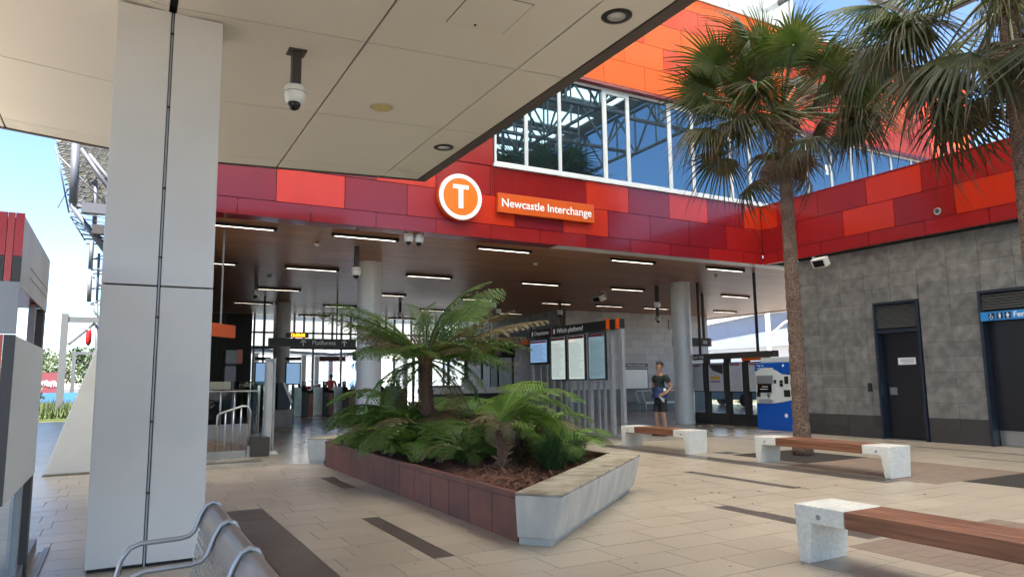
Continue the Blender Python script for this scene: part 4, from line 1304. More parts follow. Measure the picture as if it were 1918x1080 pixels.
obj('case', MB().box((4.08, 26.0, 1.34), (4.62, 26.08, 2.14)), M['black'], t)
obj('glow_face', MB().box((4.12, 25.994, 1.38), (4.58, 25.999, 2.10)), M['screen'], t)
obj('post', MB().box((4.30, 26.02, 0.0), (4.40, 26.07, 1.339)).box((4.32, 26.02, 2.141), (4.38, 26.07, 4.46)), M['darksteel'], t)
obj('heading', MB().box((4.08, 25.99, 2.2), (4.62, 26.05, 2.32)), M['joint'], t)
t = thing('timetable_screen', 'pale blue timetable screen in black frame right of the rear column', 'screen', (5.4, 26, 1.3))
obj('case', MB().box((5.12, 26.0, 1.34), (5.66, 26.08, 2.14)), M['black'], t)
obj('glow_face', MB().box((5.16, 25.994, 1.38), (5.62, 25.999, 2.10)), M['screen'], t)
obj('heading', MB().box((5.12, 25.99, 2.2), (5.66, 26.05, 2.32)), M['joint'], t)
obj('post', MB().box((5.36, 26.02, 0.0), (5.46, 26.07, 1.339)), M['darksteel'], t)
t = thing('help_kiosk', 'dark slanted help kiosk on concrete block in front of rear column', 'kiosk', (4.65, 24.0, 0))
obj('base_block', MB().prism([(4.42, 23.9), (4.95, 23.9), (4.95, 24.5), (4.42, 24.5)], 0.0, 0.55, [(4.38, 23.85), (5.02, 23.85), (5.02, 24.55), (4.38, 24.55)]), M['concrete'], t)
obj('stand', MB().extr([(4.5, 23.95, 0.56), (4.9, 23.95, 0.56), (4.93, 23.95, 1.0), (4.62, 23.95, 1.42), (4.5, 23.95, 1.42)], (0, 0.4, 0)), M['navy'], t)
obj('sloped_screen', MB().extr([(4.64, 23.94, 1.42), (4.72, 23.94, 1.42), (4.98, 23.94, 0.78), (4.92, 23.94, 0.72)], (0, 0.42, 0)), M['paper'], t)
t = thing('reader_totem', 'pale grey totem with orange top block behind the ramp rails', 'totem', (2.85, 22, 0))
obj('body', MB().box((2.62, 21.9, 0.0), (2.92, 22.5, 1.90)), M['greypaint'], t)
obj('head', MB().box((2.62, 21.85, 1.98), (2.96, 22.5, 2.36)), M['greypaint'], t)
obj('orange_top', MB().box((2.93, 21.84, 1.98), (3.08, 22.5, 2.38)), M['sign_orange'], t)
obj('neck', MB().box((2.66, 21.95, 1.90), (2.9, 22.4, 1.98)), M['black'], t)

# ------------------------------------------------------------------ ramp with rails
t = thing('ramp', 'short dark ramp with upstand beside the hall entrance at left', 'ramp', (1.6, 15.5, 0))
obj('side_panel', MB().box((0.9, 14.62, 0.0), (2.18, 14.70, 0.13)), M['greypaint'], t)
obj('ramp_deck', MB().extr([(0.9, 14.72, 0.0), (2.6, 14.72, 0.0), (2.6, 14.72, 0.05), (0.9, 14.72, 0.42)], (0, 1.5, 0)), M['resin'], t)
for k in range(7):
    obj('back_panel', MB().box((0.9 + 0.23 * k, 16.24, 0.0), (0.9 + 0.23 * k + 0.225, 16.32, 0.55)), M['greypaint'], t)
obj('end_block', MB().box((2.25, 14.60, 0.0), (2.62, 15.0, 0.36)), M['darksteel'], t, bevel=0.008)
obj('end_post', MB().box((2.19, 14.56, 0.0), (2.245, 14.62, 0.22)), M['galv'], t)
t = thing('handrail', 'front steel handrail with sloping top beside the ramp', 'handrail', (1.9, 14.66, 0))
obj('top_rail', MB().tube([(1.66, 14.66, 0.30), (1.66, 14.66, 0.80), (1.70, 14.66, 0.84), (2.10, 14.66, 0.97), (2.20, 14.66, 0.96), (2.25, 14.66, 0.86), (2.23, 14.66, 0.22)], 0.022, 10), M['steel'], t, smooth=True)
for x in (1.66, 1.80, 1.94, 2.08):
    obj('baluster', MB().tube([(x, 14.66, 0.131), (x, 14.66, 0.82 + 0.32 * (x - 1.66))], 0.016, 8), M['steel'], t, smooth=True)
t = thing('handrail', 'rear level steel handrail standing along back of the ramp', 'handrail', (1.9, 16.28, 0.55))
obj('top_rail', MB().tube([(0.9, 16.28, 1.24), (2.62, 16.28, 1.24), (2.66, 16.28, 1.2), (2.66, 16.28, 0.36)], 0.024, 10), M['steel'], t, smooth=True)
for k in range(6):
    obj('baluster', MB().tube([(1.05 + 0.28 * k, 16.28, 0.551), (1.05 + 0.28 * k, 16.28, 1.22)], 0.022, 8), M['steel'], t, smooth=True)
t = thing('glazing_post', 'tall slim steel and glass end post right of the ramp', 'post', (2.66, 15.0, 0))
obj('frame', MB().box((2.56, 14.97, 0.0), (2.60, 15.06, 1.9)).box((2.72, 14.97, 0.0), (2.76, 15.06, 1.9)).box((2.601, 14.97, 1.86), (2.719, 15.06, 1.9)), M['galv'], t)
obj('panel', MB().box((2.602, 15.0, 0.03), (2.718, 15.03, 1.858)), M['stone_pale'], t)
obj('foot', MB().prism([(2.5, 14.9), (2.86, 14.9), (2.86, 15.14), (2.5, 15.14)], 0.0, 0.06, [(2.56, 14.95), (2.78, 14.95), (2.78, 15.08), (2.56, 15.08)]), M['galv'], t)
t = thing('glass_balustrade', 'glass balustrade behind the ramp next to the black wall', 'balustrade', (1.9, 17.5, 0))
for k in range(3):
    obj('glass_panel', MB().box((0.8 + 0.75 * k, 17.5, 0.05), (1.52 + 0.75 * k, 17.52, 1.45)), M['glass_dark'], t)
# ------------------------------------------------------------------ planter
U = Vector((0.766, 0.643, 0))
NV = Vector((0.643, -0.766, 0))
pl = thing('planter', 'low planter with rust red side panels and slanted concrete end seats', 'planter', (4.5, 9.5, 0))
py = [5.60, 6.09, 6.60, 7.10, 7.60, 8.11, 8.63, 9.16, 9.68, 10.20, 10.73, 11.26, 11.78, 12.30]
for i in range(len(py) - 1):
    obj('side_panel', MB().box((3.12, py[i] + 0.005, 0.0), (3.145, py[i + 1] - 0.005, 0.362)), M['corten'], pl)
obj('capping', MB().box((3.112, 5.60, 0.366), (3.17, 12.3, 0.418)), M['corten'], pl, bevel=0.003)
obj('panel_backing', MB().box((3.146, 5.6, 0.0), (3.17, 12.3, 0.365)), M['joint'], pl)
for i in range(13):
    obj('side_panel', MB().box((5.80, 7.9 + 0.5 * i, 0.0), (5.825, 8.39 + 0.5 * i, 0.362)), M['corten'], pl)
obj('capping', MB().box((5.77, 7.9, 0.366), (5.83, 14.5, 0.418)), M['corten'], pl)
def block(A, L=3.36, W=0.43):
    """tapered concrete seat block: A is its inner left top corner"""
    A = Vector(A)
    def P(u, n):
        q = A + U * u + NV * n
        return (q.x, q.y)
    top = [P(0, 0), P(0, W), P(L, W), P(L, 0)]
    bot = [P(0.05, 0.0), P(0.05, W - 0.085), P(L - 0.05, W - 0.085), P(L - 0.05, 0.0)]
    pb = [P(0.10, 0.0), P(0.10, W - 0.14), P(L - 0.1, W - 0.14), P(L - 0.1, 0.0)]
    b = obj('seat_block', MB().prism([bot[3], bot[2], bot[1], bot[0]][::-1][::-1], 0.062, 0.425, [top[3], top[2], top[1], top[0]]), M['concrete'], pl, bevel=0.012)
    obj('block_top', MB().prism([top[3], top[2], top[1], top[0]], 0.426, 0.447), M['concrete_top'], b, bevel=0.006)
    obj('plinth', MB().prism([pb[3], pb[2], pb[1], pb[0]], 0.0, 0.061), M['concrete'], b)
    for k in range(4):
        q = A + U * (0.5 + 0.62 * k) + NV * (W - 0.012)
        obj('stud', MB().lathe([(0.014, 0.447), (0.014, 0.456), (0.0, 0.46)], (q.x, q.y, 0), 8), M['steel'], b)
block((3.02, 5.47, 0))
block((2.90, 12.72, 0))
sm = MB()
nx, ny = 16, 22
gv = []
for j in range(ny + 1):
    for i in range(nx + 1):
        u, v = i / nx, j / ny
        x = 3.171 + (5.765 - 3.171) * u
        ya, yb = 5.60 + (x - 3.17) * 0.84, 12.5 + (x - 3.17) * 0.8
        e = min(u, 1 - u, v, 1 - v)
        gv.append((x, ya + (yb - ya) * v, 0.30 + 0.10 * min(1, e * 5) + random.uniform(-0.012, 0.012)))
gf = [(j * (nx + 1) + i, j * (nx + 1) + i + 1, (j + 1) * (nx + 1) + i + 1, (j + 1) * (nx + 1) + i) for j in range(ny) for i in range(nx)]
obj('soil', MB().add(gv, gf), M['mulch'], pl, smooth=True)
mm = MB()
for k in range(4200):
    u, v = random.random(), random.random() ** 1.9
    x = 3.19 + 2.55 * u
    ya, yb = 5.62 + (x - 3.17) * 0.84, 12.4 + (x - 3.17) * 0.8
    y = ya + (yb - ya) * v
    e = min(u, 1 - u, v + 0.03)
    z = 0.315 + 0.10 * min(1, e * 5)
    a, l, w = random.uniform(0, 6.3), random.uniform(0.02, 0.075), random.uniform(0.004, 0.011)
    m = Matrix.Translation((x, y, z + random.uniform(0, 0.02))) @ Matrix.Rotation(a, 4, 'Z') @ Matrix.Rotation(random.uniform(-0.6, 0.6), 4, 'Y') @ Matrix.Rotation(random.uniform(-0.6, 0.6), 4, 'X')
    mm.add([m @ Vector(p) for p in ((-l, -w, 0), (l, -w * 0.6, 0.004), (l * 0.9, w, 0), (-l, w * 0.7, 0.003))], [(0, 1, 2, 3)])
tag(obj('bark_mulch', mm, M['mulch'], pl), kind='stuff')

# ------------------------------------------------------------------ ferns
def frond_mesh(name, L, W, n, a0, a1, m_leaf, mat_, seed, curl=0.0, stalk=0.14):
    """bipinnate frond growing along +X from the origin; a0/a1 start and end pitch in degrees"""
    rr = random.Random(seed)
    mb = MB()
    pts, tans = [], []
    p = Vector((0, 0, 0))
    NS = 24
    side = 0.0
    for i in range(NS + 1):
        s = i / NS
        a = R(a0 + (a1 - a0) * s ** 1.15)
        side += rr.uniform(-0.004, 0.004) + curl / NS
        t = Vector((math.cos(a) * math.cos(side), math.cos(a) * math.sin(side), math.sin(a)))
        pts.append(p.copy())
        tans.append(t)
        p = p + t * (L / NS)
    mb.tube(pts, [0.011 * L * (1 - 0.85 * i / NS) + 0.0015 for i in range(NS + 1)], 5)
    for k in range(n):
        s = stalk + (0.985 - stalk) * k / (n - 1)
        f = s * NS
        i0 = min(int(f), NS - 1)
        q = pts[i0].lerp(pts[i0 + 1], f - i0)
        t = tans[i0]
        up = Vector((0, 0, 1))
        sd = t.cross(up).normalized()
        nr = sd.cross(t).normalized()
        pw = W * min(1.0, ((s - stalk + 0.05) / 0.28)) ** 0.6 * (1 - s) ** 0.55 * 1.15 + 0.02
        for sg in (-1, 1):
            pl_ = pw * rr.uniform(0.88, 1.08)
            d0 = (sd * sg * 0.86 + t * 0.45 + nr * rr.uniform(-0.05, 0.16)).normalized()
            ml = max(3, int(m_leaf * pl_ / W))
            prev = q
            for j in range(ml):
                u = (j + 0.6) / ml
                c = q + d0 * (pl_ * u) - nr * (0.30 * pl_ * u * u) * rr.uniform(0.8, 1.2)
                c2 = q + d0 * (pl_ * (u + 0.55 / ml)) - nr * (0.30 * pl_ * (u + 0.55 / ml) ** 2)
                ll = 0.17 * pl_ * (1 - u) ** 0.55 + 0.012
                ax = (c2 - c)
                cr = d0.cross(nr).normalized()
                for s2 in (-1, 1):
                    tip = cr * s2 * ll + d0 * ll * 0.35 - nr * ll * 0.12
                    mb.add([c, c2, c2 + tip - ax * 0.45, c + tip], [(0, 1, 2, 3)])
            e = q + d0 * pl_ - nr * 0.30 * pl_
            w = nr.cross(d0).normalized() * 0.0025
            mb.add([q - w, q + w, e + w * 0.3, e - w * 0.3], [(0, 1, 2, 3)])
    return mesh_of(name, mb, mat_)
FR = {
    'up': [frond_mesh('frond', 1.75, 0.40, 20, 62, -8, 15, M['fern'], s) for s in (1, 2)],
    'mid': [frond_mesh('frond', 1.8, 0.42, 20, 24, -30, 14, M['fern'], s, 0.2) for s in (3, 4)],
    'flat': [frond_mesh('frond', 1.85, 0.40, 20, 14, -12, 14, M['fern_old'], s, -0.1) for s in (5, 6)],
    'hang': [frond_mesh('frond', 1.35, 0.34, 20, -5, -86, 11, M['fern'], s) for s in (7,)],
    'dead': [frond_mesh('frond', 1.1, 0.20, 16, -40, -88, 8, M['fern_old'], s) for s in (8,)],
    'low': [frond_mesh('frond', 1.30, 0.36, 22, 74, -50, 11, M['fern'], s, c) for s, c in ((9, 0.2), (10, -0.3), (11, 0.0))],
    'lowb': [frond_mesh('frond', 1.25, 0.36, 22, 60, -40, 11, M['fern_bright'], s, c) for s, c in ((12, 0.2), (13, -0.2))],
    'lowo': [frond_mesh('frond', 1.2, 0.34, 20, 72, -70, 11, M['fern_old'], s, 0.1) for s in (14,)],
}
def add_frond(root, kind, base, az, scale=1.0, roll=0.0, pitch=0.0):
    o = link(bpy.data.objects.new('frond', random.choice(FR[kind])))
    o.parent = root
    o.location = Vector(base) - WL[root.name]
    o.rotation_mode = 'XYZ'
    m = Matrix.Rotation(az, 4, 'Z') @ Matrix.Rotation(-pitch, 4, 'Y') @ Matrix.Rotation(roll, 4, 'X')
    o.rotation_euler = m.to_euler()
    o.scale = (scale, scale, scale)
    WL[o.name] = WL[root.name]
    return o
def fern_trunk(root, pts, r0, r1, stubs, seed):
    rr = random.Random(seed)
    n = 14
    P = [Vector(p) for p in pts]
    path = []
    for i in range(n + 1):
        f = i / n * (len(P) - 1)
        k = min(int(f), len(P) - 2)
        path.append(P[k].lerp(P[k + 1], f - k))
    mb = MB().tube(path, [(r0 + (r1 - r0) * i / n) * rr.uniform(0.86, 1.14) for i in range(n + 1)], 12)
    tr = obj('trunk', mb, M['fern_trunk'], root, smooth=True)
    sb = MB()
    for k in range(stubs):
        u = rr.random()
        q = path[min(int(u * n), n - 1)]
        a = rr.uniform(0, 6.28)
        d = Vector((math.cos(a), math.sin(a), rr.uniform(0.3, 1.1))).normalized()
        r = r0 + (r1 - r0) * u
        b = q + Vector((math.cos(a), math.sin(a), 0)) * r * 0.8
        sb.tube([b, b + d * rr.uniform(0.05, 0.13)], 0.012, 5, 0.005)
    obj('stalk_stub', sb, M['stump'], tr, kind='stuff')
tf = thing('tree_fern', 'tall tree fern with wide feathery crown rising from planter centre', 'tree fern', (4.15, 10.0, 0.35))
fern_trunk(tf, [(4.17, 10.0, 0.32), (4.10, 10.0, 0.75), (4.03, 10.0, 1.15), (4.02, 10.0, 1.74)], 0.115, 0.085, 90, 3)
cb = (4.02, 10.0, 1.72)
sr = MB()
rr = random.Random(5)
for k in range(26):
    a = rr.uniform(0, 6.28)
    l = rr.uniform(0.35, 0.6)
    d = Vector((math.cos(a) * 0.55, math.sin(a) * 0.55, 1)).normalized()
    b = Vector(cb) + Vector((math.cos(a), math.sin(a), 0)) * 0.05 - Vector((0, 0, 0.1))
    sr.tube([b, b + d * l * 0.6, b + d * l + Vector((math.cos(a), math.sin(a), 0)) * 0.12], 0.016, 5, 0.008)
obj('leaf_stalk', sr, M['stump'], tf, kind='stuff')
CAMR = math.atan2(-0.482, 0.876)
for az, kd, sc, pt, rl in ((185, 'mid', 1.06, 0.42, 0.2), (165, 'flat', 1.05, 0.36, 0.1), (205, 'mid', 0.9, 0.30, -0.1), (60, 'up', 1.0, 0.12, 0.15), (28, 'up', 1.06, 0.15, -0.2), (100, 'up', 0.92, 0.1, 0.1), (-4, 'flat', 1.02, 0.30, 0.2), (8, 'flat', 0.95, 0.12, -0.2), (-28, 'mid', 0.85, 0.0, 0.1), (-60, 'mid', 0.8, 0.0, 0.0), (-110, 'mid', 0.72, -0.05, 0.1), (-150, 'mid', 0.80, 0.0, -0.1), (140, 'flat', 1.0, 0.22, 0.1), (225, 'flat', 0.7, 0.1, 0.0), (45, 'flat', 1.0, 0.2, 0.0), (-15, 'mid', 0.95, 0.1, 0.2), (120, 'mid', 0.9, 0.1, 0.0), (15, 'flat', 0.9, -0.02, 0.1), (80, 'mid', 0.9, 0.0, 0.2), (195, 'hang', 1.0, 0, 0), (230, 'hang', 0.9, 0, 0), (172, 'hang', 0.85, 0, 0.2), (-40, 'dead', 1.0, 0, 0), (-10, 'dead', 1.05, 0.3, 0), (20, 'dead', 1.0, 0.2, 0), (150, 'dead', 0.9, 0, 0), (35, 'up', 1.05, 0.35, 0.4), (70, 'up', 1.0, 0.3, -0.4), (15, 'up', 0.95, 0.45, 0.2), (120, 'up', 0.9, 0.25, 0.3), (175, 'mid', 1.08, 0.48, 0.3), (190, 'flat', 1.0, 0.44, -0.3), (-20, 'flat', 0.95, 0.42, 0.3), (50, 'mid', 0.95, 0.35, 0.3), (-80, 'mid', 0.62, 0.1, 0), (250, 'mid', 0.7, 0.05, 0.1), (-35, 'flat', 0.8, 0.15, -0.3), (10, 'mid', 0.9, -0.1, 0.0), (155, 'mid', 0.85, 0.2, 0.2), (212, 'flat', 0.75, 0.25, 0.2), (25, 'hang', 0.9, 0.1, 0.0), (-5, 'hang', 0.85, 0.15, 0.0), (0, 'mid', 0.85, 0.02, 0.3), (-25, 'mid', 0.75, -0.08, -0.2), (20, 'mid', 0.88, 0.04, 0.1), (160, 'mid', 0.8, 0.05, -0.2), (185, 'mid', 0.75, -0.02, 0.2), (40, 'mid', 0.85, 0.0, -0.2), (-50, 'flat', 0.62, 0.0, 0.2), (110, 'mid', 0.8, 0.05, 0.2)):
    add_frond(tf, kd, cb, R(az + random.uniform(-9, 9)) + CAMR, sc * random.uniform(0.85, 1.05), rl + random.uniform(-0.35, 0.35), pt + random.uniform(-0.12, 0.1))
t2 = thing('tree_fern', 'short tree fern with bright fronds near front corner of planter', 'tree fern', (3.95, 7.45, 0.36))
fern_trunk(t2, [(3.95, 7.45, 0.33), (3.96, 7.45, 0.62), (3.93, 7.46, 0.92)], 0.066, 0.060, 80, 9)
for k, (az, kd, sc, pt) in enumerate(((15, 'lowb', 0.85, -0.5), (40, 'lowb', 0.9, -0.4), (-10, 'lowb', 0.75, -0.6), (70, 'lowb', 0.95, -0.1), (100, 'lowb', 0.75, -0.2), (140, 'lowo', 0.45, -0.25), (185, 'lowo', 0.42, -0.4), (-60, 'lowo', 0.36, -0.9), (-120, 'lowo', 0.34, -1.0), (25, 'low', 0.95, -0.35), (55, 'lowb', 1.05, 0.05), (0, 'lowb', 0.95, -0.02))):
    add_frond(t2, kd, (3.93, 7.46, 0.90), R(az) + CAMR, sc, random.uniform(-0.3, 0.3), pt)
clumps = [((4.0, 11.5), 'low', 9, 1.0, 'dark green fern clump at the far left corner of the planter'),
          ((3.75, 10.5), 'low', 10, 0.95, 'dark green fern clump spilling over the red side panels'),
          ((3.8, 9.5), 'low', 11, 1.1, 'dark green fern clump left of the tree fern trunk'),
          ((4.55, 9.35), 'lowo', 12, 1.22, 'brownish arching fern clump in front of tall tree fern'),
          ((3.42, 9.0), 'low', 8, 0.85, 'dark green fern clump leaning over the side panels near the planter middle'),
          ((3.8, 11.0), 'lowb', 8, 0.85, 'bright green fern clump drooping over the far side panels'),
          ((4.2, 8.6), 'low', 9, 0.85, 'dark green feathery fern clump left of short fern trunk'),
          ((4.65, 10.2), 'lowo', 10, 1.25, 'olive brown fern clump at the foot of the tall tree fern'),
          ((3.75, 8.1), 'low', 8, 0.62, 'dark fern clump close behind the short fern trunk'),
          ((5.2, 9.1), 'lowo', 9, 1.0, 'olive fern clump in the right middle of the planter'),
          ((5.2, 10.5), 'low', 10, 1.3, 'dark green fern clump right of the tall tree fern'),
          ((4.4, 11.2), 'low', 12, 1.45, 'dark green fern clump behind the tall tree fern'),
          ((5.05, 8.1), 'lowb', 9, 0.85, 'bright green fern clump at right edge of the planter'),
          ((4.9, 12.8), 'lowb', 9, 1.1, 'bright green fern clump at the rear of the planter')]
for (x, y), kd, n, sc, lab in clumps:
    t = thing('fern', lab, 'fern', (x, y, 0.36), 'ferns planted under the tree fern')
    a0 = random.uniform(0, 6)
    for k in range(n + 5):
        add_frond(t, kd if random.random() < 0.8 else random.choice(['low', 'lowb', 'lowo']), (x + random.uniform(-0.05, 0.05), y + random.uniform(-0.05, 0.05), 0.36), a0 + k * 2.4, sc * random.uniform(0.8, 1.12), random.uniform(-0.3, 0.3), random.uniform(-0.25, 0.15))
def strap_clump(name, label, x, y, z, n, L, w, m, seed, spread=1.0):
    t = thing(name, label, 'plant', (x, y, z))
    rr = random.Random(seed)
    mb = MB()
    for k in range(n):
        a = rr.uniform(0, 6.283)
        l = L * rr.uniform(0.65, 1.1)
        lean = rr.uniform(0.15, 1.0) * spread
        b = Vector((x + rr.uniform(-0.09, 0.09), y + rr.uniform(-0.09, 0.09), z - 0.02))
        d = Vector((math.cos(a), math.sin(a), 0))
        sdv = Vector((-math.sin(a), math.cos(a), 0))
        prev = None
        row = []
        for i in range(5):
            s = i / 4
            q = b + d * (l * lean * s * (0.55 + 0.45 * s)) + Vector((0, 0, l * (s * (1 - 0.25 * lean) - 0.55 * lean * s * s)))
            ww = w * (1 - s ** 1.6) + 0.001
            row += [q - sdv * ww, q + sdv * ww]
        mb.add(row, [(2 * i, 2 * i + 1, 2 * i + 3, 2 * i + 2) for i in range(4)])
    obj('strap_leaf', mb, m, t, kind='stuff')
strap_clump('strap_plant', 'dense dark green strappy grass clump at front right of planter', 4.50, 7.22, 0.38, 420, 0.62, 0.0065, M['strap'], 4)
strap_clump('strap_plant', 'second green strappy clump tucked right behind the front one', 5.05, 7.65, 0.38, 260, 0.52, 0.006, M['strap'], 5)
strap_clump('bronze_plant', 'small bronze leaved spiky plant right of short fern trunk', 4.25, 7.75, 0.38, 80, 0.62, 0.011, M['cordy'], 6, 0.8)

# ------------------------------------------------------------------ palms
def fan_leaf(name, m, seed, pet=1.25, rad=1.0, droop=0.22, n=46, spread=150, ragged=0.1, fold=0.35):
    """fan leaf along +X: petiole then a pleated fan whose tips droop towards -Z"""
    rr = random.Random(seed)
    mb = MB()
    pp = []
    for i in range(9):
        s = i / 8
        pp.append(Vector((pet * s, 0, -0.16 * pet * s * s)))
    mb.tube(pp, [0.024 * (1 - 0.6 * i / 8) + 0.004 for i in range(9)], 5)
    o = pp[-1]
    tilt = -0.30
    for k in range(n):
        f = (k + 0.5) / n * 2 - 1
        a = R(spread) * f
        rl = rad * (0.62 + 0.38 * math.cos(a * 0.55)) * rr.uniform(1 - ragged, 1 + ragged * 0.6)
        da = R(spread) / n
        tip_d = droop * rr.uniform(0.6, 1.7)
        sidebend = rr.uniform(-0.10, 0.10)
        row = []
        ST = (0.03, 0.25, 0.48, 0.66, 0.84, 1.0)
        for s in ST:
            r = rl * s
            free = max(0.0, (s - 0.42) / 0.58)
            wid = r * math.tan(da) * (1.0 if s <= 0.48 else max(0.0, 1 - free) ** 0.8 * 0.48 / s + 0.01)
            aa = a + sidebend * free * free
            x, y = r * math.cos(aa), r * math.sin(aa)
            z = tilt * r * 0.5 - fold * rl * (abs(f) ** 1.5) * s * 0.8 - tip_d * rl * free ** 1.8 * 1.2 + 0.10 * rl * s * (1 - s)
            sd = Vector((-math.sin(aa), math.cos(aa), 0))
            c = o + Vector((x, y, z))
            row += [c - sd * wid, c + Vector((0, 0, 0.30 * wid + 0.003)), c + sd * wid]
        fs = []
        for i in range(len(ST) - 1):
            fs += [(3 * i, 3 * i + 1, 3 * i + 4, 3 * i + 3), (3 * i + 1, 3 * i + 2, 3 * i + 5, 3 * i + 4)]
        mb.add(row, fs)
    me = mesh_of(name, mb, m)
    me.materials.append(M['petiole'])
    me.materials.append(M['palm_dead'])
    nb = len(me.polygons) - n * 10
    for i in range(nb, len(me.polygons)):
        if (i - nb) % 10 >= 8 and rr.random() < ragged * 4:
            me.polygons[i].material_index = 2
    for i in range(8 * 5 + 2):
        me.polygons[i].material_index = 1
    return me
PALM = {'young': [fan_leaf('leaf', M['palm'], s, 1.2, 0.86, 0.10, 48, 158, 0.08, 0.20) for s in (1, 2)],
        'mid': [fan_leaf('leaf', M['palm'], s, 1.35, 0.88, 0.26, 50, 160, 0.1, 0.40) for s in (3, 4, 5)],
        'old': [fan_leaf('leaf', M['palm_old'], s, 1.25, 0.86, 0.5, 46, 155, 0.14, 0.62) for s in (6, 7)],
        'dead': [fan_leaf('leaf', M['palm_dead'], s, 0.8, 0.70, 0.6, 36, 140, 0.25, 1.0) for s in (8, 9)]}
def palm(label, x, y, zc, r0, r1, counts, seed, scale=1.0, lean=(0, 0)):
    rr = random.Random(seed)
    t = thing('palm_tree', label, 'palm tree', (x, y, 0))
    path, rad = [], []
    NZ = 64
    for i in range(NZ + 1):
        s = i / NZ
        path.append((x + lean[0] * s, y + lean[1] * s, s * (zc - 0.1)))
        ring = 0.05 * (1 if i % 2 else -0.6)
        fl = 0.30 * max(0, 1 - s * 9) ** 2
        rad.append((r0 + (r1 - r0) * s) * (1 + ring + fl + rr.uniform(-0.02, 0.02)))
    obj('trunk', MB().tube(path, rad, 20), M['palm_trunk'], t, smooth=True)
    cx, cy = x + lean[0], y + lean[1]
    sb = MB()
    for k in range(110):
        a = rr.uniform(0, 6.283)
        u = rr.random()
        z = zc - 0.75 + 0.8 * u
        rr0 = r1 * (0.9 + 0.5 * u)
        l = rr.uniform(0.2, 0.5)
        d = Vector((math.cos(a), math.sin(a), 0))
        b = Vector((cx, cy, z)) + d * rr0 * 0.7
        bend = rr.uniform(-0.5, 1.0)
        e = b + d * l * rr.uniform(0.25, 0.8) + Vector((0, 0, l * bend))
        w = Vector((-math.sin(a), math.cos(a), 0)) * rr.uniform(0.018, 0.04)
        mid = b.lerp(e, 0.5) + d * 0.05
        th = d * 0.012
        mb2 = [b - w, b + w, mid + w * 0.8, mid - w * 0.8, e + w * 0.3, e - w * 0.3]
        sb.add([p for p in mb2] + [p - th for p in mb2], [(0, 1, 2, 3), (3, 2, 4, 5), (7, 6, 9, 8), (8, 9, 11, 10), (0, 3, 9, 6), (1, 7, 8, 2)])
    obj('leaf_base', sb, M['stump'], t, kind='stuff')
    k = 0
    for kind, n, e0, e1 in counts:
        for i in range(n):
            a = k * 2.39996 + rr.uniform(-0.25, 0.25)
            el = R(e0 + (e1 - e0) * (i + 0.5) / n + rr.uniform(-13, 13))
            o = link(bpy.data.objects.new('leaf', rr.choice(PALM[kind])))
            o.parent = t
            o.location = (lean[0] + math.cos(a) * r1 * 0.6, lean[1] + math.sin(a) * r1 * 0.6, zc - 0.05 + 0.12 * math.sin(el) - (0.25 if el < -0.3 else 0))
            m = Matrix.Rotation(a, 4, 'Z') @ Matrix.Rotation(-el, 4, 'Y') @ Matrix.Rotation(rr.uniform(-0.9, 0.9), 4, 'X')
            o.rotation_euler = m.to_euler()
            s = scale * rr.uniform(0.78, 1.1) * (0.75 if kind == 'dead' else 1.0)
            o.scale = (s, s, s)
            k += 1
    return t
palm('fan palm with slender trunk rising behind the middle bench', 11.0, 9.0, 6.5, 0.145, 0.108, (('young', 9, 82, 50), ('mid', 22, 50, 6), ('old', 16, 12, -20), ('dead', 7, -55, -80)), 11, 1.0)
palm('fan palm with thick trunk at the right edge of the view', 10.70, 4.82, 6.95, 0.145, 0.122, (('young', 7, 80, 45), ('mid', 20, 42, -12), ('old', 20, -6, -42), ('dead', 5, -48, -78)), 23, 1.16)

# ------------------------------------------------------------------ benches
def bench(x0, x1, y1, y0, label, e=0.43):
    t = thing('bench', label, 'bench', ((x0 + x1) / 2, (y0 + y1) / 2, 0), 'timber benches with white terrazzo ends')
    for sgn, ya, yb in ((1, y1, y1 - e), (-1, y0, y0 + e)):
        o = (yb - ya) / e
        leg = 0.05
        bot = 0.13
        prof = [(x0, ya, 0.43), (x0, yb, 0.43), (x0, yb, 0.302), (x0, ya + o * (bot + 0.02), 0.302), (x0, ya + o * (leg + 0.06), 0.0), (x0, ya + o * 0.02, 0.0)]
        en = obj('end_support', MB().extr(prof, (x1 - x0, 0, 0)), M['terrazzo'], t, bevel=0.006)
        obj('bolt', MB().lathe([(0.020, 0), (0.020, 0.004), (0.0, 0.005)], (x0 - 0.0005, (ya + yb) / 2, 0.355), 14, RY), M['galv'], en)
    n = 3
    w = (x1 - x0) / n
    for k in range(n):
        obj('seat_slat', MB().box((x0 + w * k + 0.0025, y0 + e + 0.004, 0.306), (x0 + w * (k + 1) - 0.0025, y1 - e - 0.004, 0.428)), M['timber'], t, bevel=0.006)
bench(4.65, 5.09, 3.92, 1.5, 'nearest timber bench with white terrazzo end, cut by right frame edge')
bench(9.37, 9.83, 8.63, 6.22, 'timber bench with white ends standing in front of slender palm')
bench(9.34, 9.80, 12.22, 10.17, 'shorter timber bench with white ends in front of standing man')

